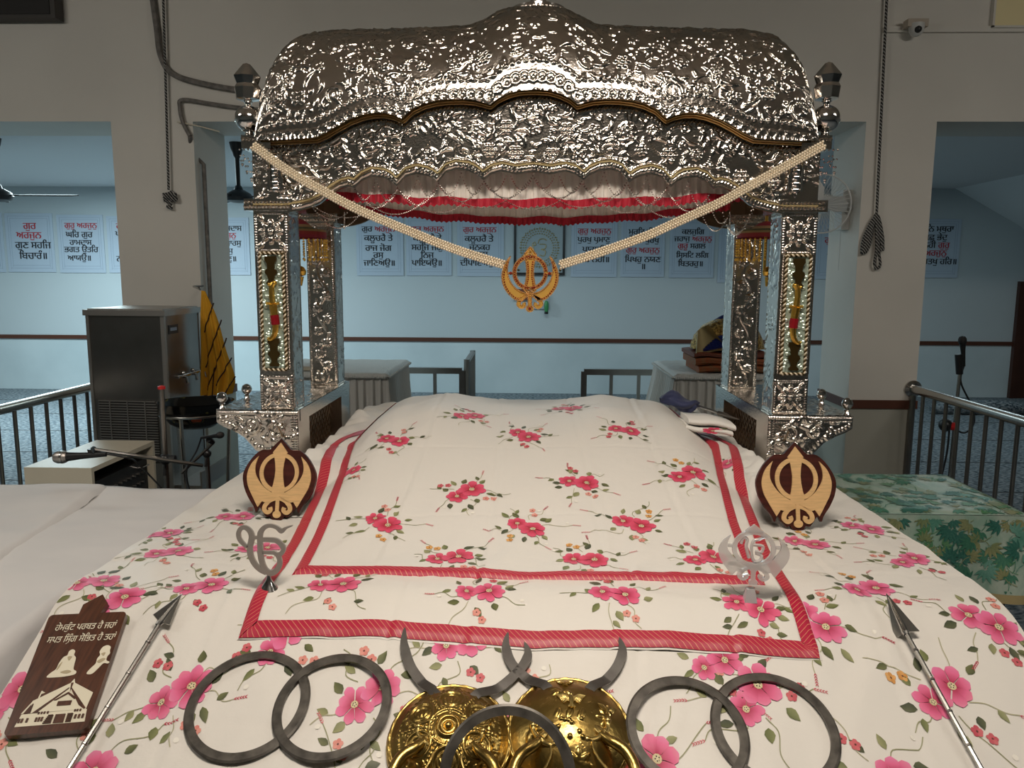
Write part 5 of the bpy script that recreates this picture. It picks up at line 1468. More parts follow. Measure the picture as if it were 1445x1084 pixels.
lean = (bp(0, 1)-bp(0, 0)).normalized()
for v, s, w in ((.845, 'ਹੇਮਕੁੰਟ ਪਰਬਤ ਹੈ ਜਹਾਂ', .78), (.735, 'ਸਪਤ ਸ੍ਰਿੰਗ ਸੋਭਿਤ ਹੈ ਤਹਾਂ', .87)):
    uh = uxv(v).normalized(); wd = uxv(v).length*w
    write(g, s, bp(.53, v), uh, nB.cross(uh)*1.4, 0, width=wd, bold=.008, t=.0006, rows=90)
g.build('lettering', 'ivory', t, flat=True)
# figures
def fig(name, P, inner):
    g = G(); bpoly(g, cat2(P, 4, True), 0, .0009); 
    f = g.build(name, 'ivory', t, flat=True)
    g = G()
    for Q in inner: bpoly(g, cat2(Q, 3, True), .0009, .0014)
    g.build('shading', 'ivory_shade', f, flat=True)
fig('figure_inlay', [(.27, .435), (.30, .47), (.35, .50), (.36, .55), (.39, .60), (.43, .615), (.435, .65), (.47, .665), (.51, .65), (.515, .615), (.55, .59), (.56, .54), (.575, .49), (.62, .47), (.61, .445), (.50, .432), (.38, .43)],
    [[(.42, .47), (.50, .485), (.56, .47), (.50, .455)], [(.445, .60), (.50, .60), (.475, .565)], [(.36, .49), (.37, .53), (.40, .56), (.385, .51)]])
fig('figure_inlay', [(.76, .445), (.79, .49), (.83, .525), (.83, .57), (.85, .60), (.83, .63), (.85, .67), (.90, .685), (.95, .67), (.955, .64), (.97, .61), (.95, .585), (.955, .55), (1.0, .535), (.985, .52), (.93, .525), (.88, .48), (.83, .44)],
    [[(.84, .545), (.90, .57), (.94, .56), (.88, .53)], [(.86, .61), (.91, .62), (.90, .59)]])
# building
g = G()
bpoly(g, [(.10, .058), (.945, .058), (.92, .155), (.13, .15)], 0, .0006)
bpoly(g, [(.205, .25), (.60, .375), (.63, .41), (.655, .375), (.925, .285), (.905, .155), (.21, .155)], 0, .0006)
bpoly(g, [(.12, .155), (.215, .255), (.225, .25), (.145, .155)], 0, .0007); bpoly(g, [(.26, .27), (.27, .325), (.285, .325), (.275, .27)], 0, .0007); bpoly(g, [(.28, .325), (.325, .31), (.28, .30)], 0, .0007)
bd = g.build('building_inlay', 'ivory', t, flat=True)
g = G(); lay = [.0007]
def dk(P): bpoly(g, P, .0005, .0011+.00001*len(g.v))
dk([(.165, .155), (.225, .23), (.235, .225), (.235, .155)]); dk([(.255, .155), (.605, .34), (.61, .33), (.33, .165), (.33, .155)]); dk([(.64, .335), (.90, .165), (.885, .155), (.80, .19), (.635, .325)])
dk([(.61, .375), (.632, .30), (.640, .375)])
for u in (.33, .365, .40, .44, .77, .80, .835): dk([(u, .14), (u+.022, .14), (u+.022, .158), (u, .158)])
dk([(.53, .195), (.70, .195), (.70, .23), (.53, .23)]); dk([(.56, .062), (.685, .062), (.68, .128), (.56, .128)]); dk([(.47, .24), (.62, .30), (.74, .25), (.72, .24), (.62, .285), (.50, .24)])
for u in (.12, .155, .215, .325, .36, .395, .80, .845, .89): dk([(u, .085), (u+.024, .085), (u+.026, .115), (u+.002, .115)])
for k in range(6):
    v = .064+.011*k; dk([(.435+.008*k, v), (.535, v), (.535, v+.006), (.435+.008*k, v+.006)]); dk([(.71, v), (.775, v), (.775, v+.006), (.71, v+.006)])
g.build('dark_inlay', 'plaque_wood', bd, flat=True)

# ------------------------------------------------------------------ steel arrows
def arrow(tip, neck, tail, lab):
    A, N_, T = slope(*tip, .022), slope(*neck, .018), slope(*tail, .013)
    t = thing('steel_arrow', lab, 'arrow', N_, 'steel arrows lying on the sheet')
    ax = (A-N_).normalized(); side = ax.cross(SN).normalized(); L_ = (A-N_).length
    g = G(); end = N_+(T-N_)*1.35
    g.tube([N_+(end-N_)*(k/20) for k in range(21)], .0048, 8); g.build('shaft', 'steel', t)
    g = G(); w = L_*.33
    for a in (0, 2*PI/3, 4*PI/3):
        d_ = side*math.cos(a)+SN.cross(side).cross(side).normalized()*0+SN*math.sin(a)
        vs = [N_-ax*.006, N_+d_*w-ax*.004, N_+d_*w*.9+ax*.004, A]
        th = ax.cross(d_).normalized()*.0012
        g.add([p+th for p in vs]+[p-th for p in vs], [(0,1,2,3),(7,6,5,4),(0,4,5,1),(1,5,6,2),(2,6,7,3),(3,7,4,0)])
    g.lathe([(.006, -.012), (.008, -.006), (.007, .0), (.0045, L_*.5), (.001, L_*.96)], N_, ax, 10)
    g.build('arrowhead', 'steel', t, angle=20)
    for k in range(5):
        g = G(); g.lathe([(.0050, 0), (.0058, .001), (.0058, .004), (.0050, .005)], N_+(end-N_)*(.12+.17*k), (end-N_), 10); g.build('shaft_band', 'steel_dark', t)
arrow((257, 838), (228, 876), (98, 1084), 'steel arrow pointing up beside the inscribed board')
arrow((1251, 838), (1276, 889), (1384, 1084), 'steel arrow pointing up at the right, over pink flowers')

# ------------------------------------------------------------------ iron quoits
def quoit(c, nrm, R, ri, lab, group='iron quoits laid on the sheet', prm=None):
    g = G(); nrm = Vector(nrm).normalized(); th = .0022
    g.lathe([(ri, -th), (R-.004, -th), (R, 0), (R-.004, th), (ri, th), (ri, -th)], (0, 0, 0), (0, 0, 1), 96)
    o = g.build('quoit', 'iron', angle=12)
    o.matrix_world = Matrix.Translation(c) @ nrm.to_track_quat('Z', 'Y').to_matrix().to_4x4()
    return tag(o, lab, 'quoit', group)
def ring_at(px, py, h, R, tilt=(0, 0, 0), **k):
    c = slope(px, py, h); return quoit(c, SN+Vector(tilt), R, R-.0185, **k)
ring_at(350, 993, .007, .1175, (0, 0, 0), lab='iron quoit lying leftmost, beside the left arrow')
ring_at(469, 995, .0125, .1135, (-.05, .0, 0), lab='iron quoit overlapping the leftmost one, next to the left shield')
ring_at(970, 1031, .0125, .1135, (.05, 0, 0), lab='iron quoit next to the right shield, on top of its neighbour')
ring_at(1093, 1028, .007, .1170, (0, 0, 0), lab='iron quoit lying rightmost, around a pink flower')
d_ = ray(716, 1098); c = EYE+d_*1.27
quoit(c, Vector((0, -.86, .50)), .1135, .095, 'iron quoit leaning upright across both brass shields')

# ------------------------------------------------------------------ brass shields with crossed swords
def shield(px, py, R, seed, lab, kind):
    c = slope(px, py, .008); rng = random.Random(seed)
    t = thing('brass_shield', lab, 'shield', c, 'brass shields with crossed swords')
    ux, uy = Vector((1,0,0)), -SD
    H = .052
    Rl = Relief(-R, R, -R, R, R/150)
    if kind == 0:
        for k in range(6):
            a = PI/2+k*PI/3; x, z = R*.52*math.cos(a), R*.52*math.sin(a); q = R*.20
            Rl.ring(x, z, q, .003, .003); Rl.ring(x, z, q*.62, .002, .0022)
            Rl.ell(x, z, PI/2, q*.42, q*.10, .003); Rl.ell(x-q*.33, z-.002, PI/2+.3, q*.4, q*.10, .0025); Rl.ell(x+q*.33, z-.002, PI/2-.3, q*.4, q*.10, .0025)
            for s in range(16): Rl.dome(x+q*1.28*math.cos(s*PI/8), z+q*1.28*math.sin(s*PI/8), .0026, .0026)
            a2 = a+PI/6
            for s in range(9): Rl.dome(R*(.30+.055*s)*math.cos(a2), R*(.30+.055*s)*math.sin(a2), .0034, .003)
        for s in range(60): Rl.dome(R*.30*math.cos(s*PI/30), R*.30*math.sin(s*PI/30), .003, .003)
        for s in range(60): Rl.dome(R*.80*math.cos(s*PI/30), R*.80*math.sin(s*PI/30), .0022, .002)
        Rl.scroll(0, R*.80, .012, 0, 1, .002, .0025)
        Rl.ring(0, 0, R*.16, .004, .004); Rl.dome(0, 0, R*.07, .006)
    else:
        for k in range(4):
            a = -PI/2+k*PI/2+.2; x, z = R*.62*math.cos(a), R*.62*math.sin(a)
            for q in range(4): Rl.leaf(x, z, a+1.2+q*.9, .024, .009, .003)
            pts = [(x+.03*math.cos(a+1+.15*j)*j/12, z+.03*math.sin(a+1+.15*j)*j/12) for j in range(13)]; Rl.stroke(pts, .0022, .001, .0022)
        for s in range(10): Rl.dome(rng.uniform(-.3, .3)*R, rng.uniform(-.4, .1)*R, .004, .0025)
        for k in range(3): Rl.ell((-.06+.06*k)*R*3, R*.10, 1.2, .012, .006, .002, .5)
    Rl.Z *= 1.35
    n, m = 180, 70; A = []
    for j in range(m+1):
        f = j/m; r = R*f
        zz = H*(1-f**2.1)*1.0
        if f > .93: zz = max(zz, .0) + .004*math.sin((f-.93)/.07*PI)
        row = []
        for i in range(n):
            a = 2*PI*i/n; h = float(Rl.sample(r*math.cos(a), r*math.sin(a)))
            if f > .945: h = .0012*(1 if (i//3) % 2 else 0)
            row.append(c+ux*(r*math.cos(a))+uy*(r*math.sin(a))+SN*(zz+h))
        A.append(row)
    A.append([c+ux*(R*1.005*math.cos(2*PI*i/n))+uy*(R*1.005*math.sin(2*PI*i/n))+SN*(-.004) for i in range(n)])
    g = G(); g.grid(A, wrap=True); g.build('dome', 'brass', t, angle=180)
    return t, c, H
def sh_pt(c, R, H, x, y_): 
    f = min(1, math.hypot(x, y_)/R); return c+Vector((1,0,0))*x-SD*y_+SN*(H*(1-f**2.1)+.0022)
shs = []
for px, py, kind, lab in ((635, 1047, 0, 'brass shield embossed with medallions and dotted rays, left of the pair'), (803, 1037, 1, 'brass shield with raised eagles and leaves, right of the pair')):
    R = .1165 if kind == 0 else .1175
    t, c, H = shield(px, py, R, 5+kind, lab, kind); shs.append((t, c, R, H))
    if kind == 1:
        def eagle(px, py, s, mir=1):
            d_ = slope(px, py, .02); x = (d_-c).dot(Vector((1,0,0))); y_ = -(d_-c).dot(SD)
            g = G(); put = lambda u, v: sh_pt(c, R, H, x+u*s, y_+v*s)
            for q in (-1, 1):
                for k in range(7):
                    a = lerp(.25, 1.15, k/6); L_ = lerp(1.0, .55, k/6)
                    g.tube([put(q*.10, .05-k*.04), put(q*(.5*L_+.05), .22-k*.07+.12), put(q*L_, .42-k*.13)], [.0030*s/.03, .0042*s/.03, .0012], 6)
            g.tube([put(0, .30), put(0, .1), put(0, -.25), put(0, -.5)], [.0032*s/.03, .0060*s/.03, .0062*s/.03, .003], 8); g.sphere(put(.02, .36), .0050*s/.03, 8, 6)
            for k in range(5): g.tube([put(0, -.42), put((k-2)*.12, -.72)], [.0032*s/.03, .0022], 6)
            g.build('eagle', 'brass_pale', t)
        eagle(805, 1002, .027); eagle(797, 967, .017); eagle(856, 1010, .018)

# curved swords through the slots of the shields
def sword(pix, hilt, ci, lab, bow):
    t0, c, R, H = shs[ci]
    P = [slope(px, py, .0) for px, py in pix]; Q = slope(*hilt, .045)
    def height(p):
        x = (p-c).dot(Vector((1,0,0))); y_ = -(p-c).dot(SD); f = math.hypot(x, y_)/R
        return f
    t = thing('curved_sword', lab, 'sword', Q, 'curved swords thrust through the brass shields')
    Pc = catmull(P, 7); m = len(Pc); wv = [min(1, (i/(m*.30))**.75) for i in range(m)]
    L_, R_ = [], []
    for i, p in enumerate(Pc):
        f = height(p); hh = .011+.022*min(1, max(0, (1.15-f)/.35))
        a, b_ = Pc[max(0, i-1)], Pc[min(m-1, i+1)]; e = (b_-a).cross(SN).normalized()
        w = .0098*(wv[i] if i else .02)
        L_.append(p+SN*hh+e*w); R_.append(p+SN*hh-e*w)
    # hidden run inside the dome up to the guard
    last = Pc[-1]+SN*.033; G0 = Q
    e = (G0-last).cross(SN).normalized()
    for k in range(1, 7):
        f = k/6; p = last.lerp(G0, f)-SN*.010*math.sin(PI*f); L_.append(p+e*.0098); R_.append(p-e*.0098)
    g = G(); n_ = len(L_); off = SN*.0012
    g.add([p+off for p in L_]+[p+off for p in R_]+[p-off for p in L_]+[p-off for p in R_],
          [f for i in range(n_-1) for f in ((i, i+1, n_+i+1, n_+i), (2*n_+i+1, 2*n_+i, 3*n_+i, 3*n_+i+1), (i+1, i, 2*n_+i, 2*n_+i+1), (n_+i, n_+i+1, 3*n_+i+1, 3*n_+i))])
    g.build('blade', 'blade_steel', t, angle=30)
    ax = (G0-last); ax = (ax-SN*ax.dot(SN)).normalized(); sd = ax.cross(SN).normalized()
    C = lambda u, v, w=0: Q+ax*u+sd*v+SN*w
    g = G()
    g.tube(catmull([C(-.006, -.024, .004), C(0, -.016, .004), C(.004, 0, .006), C(0, .016, .004), C(-.006, .024, .004)], 4), [.0055, .005, .0045, .0045, .0045, .005, .006, .007, .007, .006, .005, .0045, .0045, .0045, .0045, .005, .0055], 10)
    g.sphere(C(-.009, -.027, .004), .0068, 10, 6); g.sphere(C(-.009, .027, .004), .0068, 10, 6)
    g.tube([C(-.022, 0, .001), C(-.012, 0, .003), C(0, 0, .004)], [.004, .008, .009], 10)
    g.build('crossguard', 'brass_pale', t)
    g = G(); pts = catmull([C(0, 0, .004), C(.02, 0, .008), C(.045, -bow*.006, .009), (C(.07, -bow*.002, .008)), C(.09, bow*.010, .008), C(.105, bow*.024, .009)], 5)
    g.tube(pts, [lerp(.0075, .0105, math.sin(PI*k/(len(pts)-1))) for k in range(len(pts))], 12)
    g.sphere(C(.107, bow*.026, .009), .013, 12, 8); g.build('grip', 'brass', t)
    g = G(); g.tube(catmull([C(-.002, bow*.020, .005), C(.015, bow*.033, .006), (C(.045, bow*.040, .007)), C(.08, bow*.036, .008), C(.102, bow*.028, .009)], 5), .0026, 8); g.build('knuckle_bow', 'brass_pale', t)
sword([(572, 890), (571, 915), (580, 945), (596, 968), (610, 984)], (668, 1051), 0, 'curved dark sword, tip leftmost above the left shield', 1)
sword([(740, 911), (745, 928), (735, 948), (708, 973), (675, 992)], (600, 1046), 0, 'curved dark sword of the left shield crossing the next sword near its tip', -1)
sword([(717, 897), (714, 917), (722, 941), (743, 962), (767, 979)], (838+10, 1037), 1, 'curved dark sword of the right shield crossing over its neighbour near the tip', 1)
sword([(872, 903), (878, 922), (871, 944), (857, 962), (836, 980)], (764, 1044), 1, 'curved dark sword, tip rightmost above the right shield', -1)

# ------------------------------------------------------------------ beaded garland with the gold emblem hung across the front
yg = PF-.075
t = thing('khanda_garland', 'cream bead bands hung across the shrine holding a gold and red khanda', 'garland', at_y(748, 388, yg))
def band(pix, name, wid=.026):
    P = catmull([at_y(px, py, yg) for px, py in pix], 12); d0 = 0; pos = []; step = .0088
    acc = 0; n = len(P); total = sum((P[i+1]-P[i]).length for i in range(n-1)); N_ = int(total/step)
    cum = [0]
    for i in range(n-1): cum.append(cum[-1]+(P[i+1]-P[i]).length)
    g = G()
    for k in range(N_+1):
        s = k*step; i = max(j for j in range(n) if cum[j] <= s+1e-9); i = min(i, n-2)
        f = (s-cum[i])/(cum[i+1]-cum[i]); p = P[i].lerp(P[i+1], f); d_ = (P[i+1]-P[i]).normalized(); e = d_.cross(Vector((0,1,0))).normalized()
        for r in range(4):
            o = (r-1.5)*.0072+(.0036 if False else 0); sh_ = .5*step if r % 2 else 0
            g.sphere(p+e*o+d_*sh_+Vector((0, -.002*(r % 2), 0)), .0049, 6, 4)
    g.build(name, 'cream_bead', t, angle=180)
band([(357, 205), (405, 240), (453, 268), (506, 296), (572, 324), (640, 351), (712, 374)], 'bead_band')
band([(790, 374), (850, 355), (912, 333), (952, 315), (1012, 288), (1052, 266), (1110, 234), (1164, 204)], 'bead_band')
o = at_y(748, 389, yg); pxm = at_y(788, 389, yg).x-at_y(748, 389, yg).x; S = pxm/.87
g = G(); khanda(g, o, (1,0,0), (0,0,1), S*.96, 0, .006, 0, True); em_ = g.build('emblem', 'emblem_gold', t, angle=30)
g = G(); gr2 = G()
def outline(P, step, r, gg, zoff=-.0085, closed=True):
    P = [(x*S*.96, y_*S*.96) for x, y_ in P]; acc = step
    for i in range(len(P) if closed else len(P)-1):
        a, b_ = P[i], P[(i+1) % len(P)]; L_ = math.hypot(b_[0]-a[0], b_[1]-a[1]); s = 0
        while acc <= L_-s+1e-12 and L_ > 0:
            s += acc; f = s/L_; gg.octa((o.x+lerp(a[0], b_[0], f), o.y+zoff, o.z+lerp(a[1], b_[1], f)), r); acc = step
        acc -= (L_-s)
for P in (circ(0, .09, .55, 60), circ(0, .09, .45, 60), kh_slim(1), kh_slim(-1), kh_blade(), kh_hilt()): outline(P, .0055, .0034, g)
for s in (1, -1):
    a, c_ = kh_curl(s); outline(a, .0055, .0026, g, closed=False); outline(c_, .0055, .0026, g, closed=False)
g.build('bead_edging', 'gold_bead', em_, flat=True)
outline(circ(0, .09, .50, 60), .0075, .0032, gr2, -.008)
for s in (1, -1):
    outline([(s*x*.93, y_*.93-.015) for x, y_ in kh_slim(1)[3:34]], .008, .003, gr2, -.008, False)
    outline([(s*.085, .5), (s*.06, .3), (s*.05, .1), (s*.06, -.1), (s*.10, -.3), (s*.14, -.40)], .007, .0028, gr2, -.008, False)
    gr2.octa((o.x+s*.62*S*.96, o.y-.008, o.z+.07*S*.96), .006)
gr2.octa((o.x, o.y-.009, o.z-1.05*S*.96), .006)
gr2.build('red_stones', 'red_gem', em_, flat=True)
g = G()
for x, y_ in ((0, .60), (0, .74), (.05, .67), (-.05, .67), (0, -.40), (.05, -.46), (-.05, -.46), (-.55, -.66), (.55, -.66), (-.6, -.6), (.6, -.6)): g.octa((o.x+x*S, o.y-.010, o.z+y_*S), .0042)
g.build('clear_stones', 'silver_smooth', em_, flat=True)
# ------------------------------------------------------------------ railings
def railing(name, x, y0, y1, zt, lab, step=.135, along='y', end=None):
    t = thing(name, lab, 'railing', ((x, (y0+y1)/2, 0) if along == 'y' else ((y0+y1)/2, x, 0)), 'steel railings of the hall')
    P = (lambda s, z: (x, s, z)) if along == 'y' else (lambda s, z: (s, x, z))
    G().tube([P(y0, zt), P(y1, zt)], .028, 14).build('top_rail', 'steel', t)
    G().tube([P(y0, .12), P(y1, .12)], .018, 10).build('bottom_rail', 'steel', t)
    n = int((y1-y0)/step)
    for k in range(n+1):
        s = y1-k*step
        big_ = k % 9 == 0
        G().tube([P(s, 0 if big_ else .12), P(s, zt)], .022 if big_ else .011, 10).build('post' if big_ else 'baluster', 'steel_dark', t)
    if end:
        g = G(); ax = Vector(P(1, 0))-Vector(P(0, 0)); g.lathe([(0, 0), (.055, 0), (.055, -.012), (.036, -.03), (0, -.03)], P(y1+.005, zt), ax, 20); g.build('wall_flange', 'chrome', t)
    return t
railing('steel_railing', -2.76, 2.2, YF-.02, .80, 'steel railing running back to the left column beside the cooler', end=True)
railing('steel_railing', 2.44, 2.2, YF-.006, .80, 'steel railing running back to the right column', end=True)
# low railings behind the shrine
def low_rail(x0, x1, y, zt, lab, post_at):
    t = thing('low_railing', lab, 'railing', ((x0+x1)/2, y, 0), 'low dark railings behind the shrine')
    g = G(); g.box(x0, x1, y-.02, y+.02, zt-.045, zt); g.build('top_rail', 'steel_dark', t, angle=30)
    G().box(x0, x1, y-.015, y+.015, .10, .13).build('bottom_rail', 'steel_dark', t)
    n = int((x1-x0)/.21)
    for k in range(n+1):
        s = post_at+(-1 if post_at == x1 else 1)*k*.21
        w = .022 if k == 0 else .013
        G().box(s-w, s+w, y-w, y+w, 0 if k == 0 else .1, zt-.02).build('post' if k == 0 else 'baluster', 'steel_dark', t)
    return t
xa = at_y(652, 520, 5.87).x; xb = at_y(824, 520, 5.87).x
low_rail(-2.1, xa, 5.87, .80, 'low dark railing behind the left cloth-covered table', xa)
low_rail(xb, 2.0, 5.87, .80, 'low dark railing behind the right cloth-covered table', xb)
t = thing('open_gate', 'dark gate leaf swung open at the end of the low left railing', 'gate', (xa+.1, 6.2, 0))
A, B = Vector((xa+.035, 5.88, 0)), Vector((xa+.025, 6.60, 0)); d_ = (B-A).normalized()
g = G()
for z in (.14, .845): g.tube([A+Vector((0,0,z)), B+Vector((0,0,z))], .022, 8)
g.tube([A+Vector((0,0,.12)), A+Vector((0,0,.865))], .024, 8); g.tube([B+Vector((0,0,.12)), B+Vector((0,0,.865))], .024, 8); g.build('frame', 'steel_dark', t)
for k in range(1, 6): G().tube([A.lerp(B, k/6)+Vector((0,0,.14)), A.lerp(B, k/6)+Vector((0,0,.84))], .011, 8).build('baluster', 'steel_dark', t)

# ------------------------------------------------------------------ cloth-covered tables behind
def cloth_table(x0, x1, y0, y1, zt, lab, flare, seed):
    t = thing('cloth_table', lab, 'table', ((x0+x1)/2, (y0+y1)/2, 0), 'cloth-covered tables behind the shrine')
    for a, b_ in ((x0+.05, y0+.05), (x1-.05, y0+.05), (x0+.05, y1-.05), (x1-.05, y1-.05)):
        G().box(a-.02, a+.02, b_-.02, b_+.02, 0, zt-.03).build('leg', 'brown_trim', t)
    g = G(); g.box(x0+.012, x1-.012, y0+.012, y1-.012, zt-.03, zt-.006); g.build('top_board', 'brown_trim', t)
    # pleated skirt
    per = []
    n = 170; rng = np.random.RandomState(seed); ph = np.cumsum(rng.uniform(.5, 1.4, 4*n))*.55
    cor = [(x0, y1), (x0, y0), (x1, y0), (x1, y1), (x0, y1)]
    for s in range(4):
        for k in range(n):
            f = k/n; per.append((lerp(cor[s][0], cor[s+1][0], f), lerp(cor[s][1], cor[s+1][1], f), s))
    A = []
    nr = [(-1, 0), (0, -1), (1, 0), (0, 1)]
    for v in np.linspace(0, 1, 9):
        row = []
        for i, (x, y, s) in enumerate(per):
            fl = (flare[0] if s == 0 else flare[1] if s == 2 else .02)*v**1.3
            a = (.004+.013*v)*(math.sin(ph[i])+.4*math.sin(ph[i]*2.1))
            row.append((x+nr[s][0]*(a+fl), y+nr[s][1]*(a+fl), zt-.01-(zt-.25)*v))
        A.append(row)
    g = G(); g.grid(A, wrap=True); g.build('pleated_skirt', 'white_cloth', t, angle=180)
    X, Y = np.meshgrid(np.linspace(x0-.012, x1+.012, 60), np.linspace(y0-.012, y1+.012, 60))
    e = np.minimum(np.minimum(X-X.min(), X.max()-X), np.minimum(Y-Y.min(), Y.max()-Y))
    Z = zt+.004*vnoise(X*30, Y*30)-.02*(1-ss(e/.02))
    g = G(); g.grid([[(X[j, i], Y[j, i], Z[j, i]) for i in range(60)] for j in range(60)])
    for k in range(60):
        f = k/60
        for (x, y) in ((lerp(x0, x1, f), y0-.014), (x0-.014, lerp(y0, y1, f)), (x1+.014, lerp(y0, y1, f))): g.sphere((x, y, zt-.022), .009, 6, 4)
    g.build('lace_top', 'lace', t, angle=180)
    return t
p0 = at_y(547, 527, 4.4); p1 = at_y(953, 528, 4.4)
cloth_table(p0.x-.72, p0.x, 4.4, 5.15, p0.z, 'white cloth-covered table behind the left side of the shrine', (.02, .05), 3)
cloth_table(p1.x, p1.x+.72, 4.4, 5.15, p1.z, 'white cloth-covered table with folded textiles behind the right side of the shrine', (.16, .02), 4)
ztab = p1.z
# books or folded cloth on the left table
t = thing('prayer_book', 'small cream book lying on the left cloth table beside a rear pillar', 'book', (p0.x-.50, 4.55, p0.z))
b_ = at_y(432, 521, 4.5)
G().box(b_.x-.14, b_.x+.04, 4.47, 4.62, p0.z+.004, p0.z+.026).build('pages', 'cream_laminate', t)
G().box(b_.x-.145, b_.x+.045, 4.465, 4.625, p0.z+.026, p0.z+.032).build('cover', 'lace', t)
# folded textiles on the right table
xl, xr = at_y(976, 515, 4.55).x, at_y(1084, 515, 4.55).x
def folded(z, h, m, lab, x0, x1, wob):
    g = G()
    prof = [(4.45-.012*math.sin(PI*k/6), z+h*k/6) for k in range(7)]
    A = []
    for x in np.linspace(x0, x1, 24):
        dz = .004*math.sin(x*31+wob)
        A.append([(x, y, zz+dz) for y, zz in prof]+[(x, 4.82, z+h+dz), (x, 4.82, z+dz)])
    g.grid(A); g.add([A[0][i] for i in range(9)], [tuple(range(9))]); g.add([A[-1][i] for i in range(9)], [tuple(range(9))[::-1]])
    for k in range(2): g.tube([(x, 4.436+.002*k, z+h*(.33+.33*k)+.004*math.sin(x*31+wob)) for x in np.linspace(x0, x1, 14)], .003, 5)
    return tag(g.build('folded_cloth', m, angle=40), lab, 'cloth', 'folded textiles on the right table')
z = ztab+.006
folded(z, .036, 'orange_cloth', 'folded orange and brown cloth at the bottom of the pile on the right table', xl+.02, xr-.01, 0)
folded(z+.042, .040, 'orange_cloth', 'folded orange cloth in the middle of the pile on the right table', xl, xr, 1)
folded(z+.088, .022, 'rust', 'thin russet cloth topping the folded pile on the right table', xl-.01, xr-.02, 2)
zt_ = z+.124
t = thing('brocade_bundle', 'bundle of gold brocade with blue silk on top of the folded cloths', 'cloth bundle', ((xl+xr)/2, 4.62, zt_))
g = G(); cx = (xl+xr)/2
A = []
for j in range(15):
    th = PI/2*j/14; row = []
    for i in range(60):
        a = 2*PI*i/60; rr_ = 1+.07*vnoise(i*.4, j*.5)
        row.append((cx+.215*rr_*math.cos(a)*math.cos(th)**.8, 4.63+.15*rr_*math.sin(a)*math.cos(th)**.8, zt_+.175*rr_*math.sin(th)))
    A.append(row)
g.grid(A, wrap=True); g.build('brocade', 'brocade', t, angle=180)
g = G()
for k in range(7): g.tube(catmull([(cx-.17+.012*k, 4.50-.002*k, zt_+.012*k), (cx-.05+.01*k, 4.47, zt_+.03+.012*k), (cx+.09, 4.475, zt_+.05+.01*k)], 6), .010, 6)
g.build('blue_fold', 'royal_blue', t)
g = G(); q = at_y(1004, 482, 4.45)
A = []
for j in range(8):
    f = j/7; A.append([(q.x-.05+.13*math.cos(a)*(.25+.5*f)+.06*f, 4.45+.05*math.sin(a), q.z+.075-.14*f+.02*math.cos(a)) for a in np.linspace(.3, 3.3, 16)])
g.grid(A); g.build('gold_collar', 'gold_fabric', t, angle=180)
g = G()
A = [[(cx+.03+.13*math.cos(a)*f, 4.66+.05*math.sin(a)*f, zt_+.150+.06*(1-f*f)) for a in np.linspace(0, 2*PI, 24)[:-1]] for f in np.linspace(.02, 1, 6)]
g.grid(A, wrap=True); g.build('blue_silk', 'royal_blue', t, angle=180)

# ------------------------------------------------------------------ on the mattress at the right: blue bundle, steel rod, folded towels
b_ = hit(958, 580, 1)
zz0 = float(sheet_z(b_.x, b_.y, 1))
c = at_y(962, 568, b_.y-.02)
t = thing('blue_cloth', 'crumpled blue cloth wrapped around the end of a steel rod on the mound', 'cloth', c)
A = []
for j in range(18):
    f = j/17
    row = []
    for i in range(36):
        a = 2*PI*i/36; r = (math.sin(PI*min(1, f*1.02+.02))**.5)*(.034+.010*math.sin(3*a+f*9)+.006*vnoise(i*.5, j*.4))
        row.append((c.x-.095+.175*f, c.y+r*1.5*math.cos(a), c.z+.012-.02*f+r*.95*math.sin(a)+.012*math.sin(f*7)))
    A.append(row)
g = G(); g.grid(A, wrap=True); g.build('wrap', 'navy_cloth', t, angle=180)
p0_, p1_ = at_y(985, 573, c.y-.02), at_y(1045, 593, c.y-.22)
t = thing('steel_rod', 'pointed steel rod sticking out of the blue cloth towards the right pillar', 'rod', p1_)
dd = (p1_-p0_).normalized()
G().tube([p0_-dd*.05, p0_.lerp(p1_, .5), p0_.lerp(p1_, .52)], [.0065, .0065, .010], 12).build('handle', 'chrome', t)
G().tube([p0_.lerp(p1_, .5), p0_.lerp(p1_, .75), p1_], [.0105, .009, .0008], 12).build('point', 'steel_dark', t)
for k, (px, py, dx, lab) in enumerate(((994, 601, .0, 'folded white towel with a pink flower beside the mound'), (998, 592, .01, 'folded white towel on top of the flowered one beside the mound'))):
    q = at_y(px, py, 2.72-.0*k); g = G(); zq = q.z-.012
    w, d0, h = .080, .07, .019; A = []
    for x in np.linspace(-w, w, 26):
        A.append([(q.x+x, q.y+yy-.12*x, zq+h*zz+.004*math.sin(x*40+k)+.02*(-x/w)*.5) for yy, zz in ((-d0, 0), (-d0-.012, .3), (-d0-.012, .7), (-d0, 1), (0, 1.15), (d0, 1), (d0, 0))])
    g.grid(A); g.add(A[0], [tuple(range(7))]); g.add(A[-1], [tuple(range(7))[::-1]])
    o_ = tag(g.build('folded_towel', 'white_cloth', angle=180), lab, 'towel')
    if k == 0:
        P = Print(); rng = random.Random(5); P.bloom((0, 0), .036, .3, (RED0, RED1, RED2), rng, 0); P.leaf(0, (.03, .02), .5, .03, .008, LEAF[0])
        g = G(); cols = []
        for layer, pts, fs, cc in P.polys:
            g.add([(q.x+.01+px_, q.y-.0835-.0004-layer*.00015, zq+.011+py_*.32) for px_, py_ in pts], fs); cols += [(*c_, 1) for c_ in cc]
        g.col = cols; g.build('printed_flower', 'printed_satin', o_, angle=180)

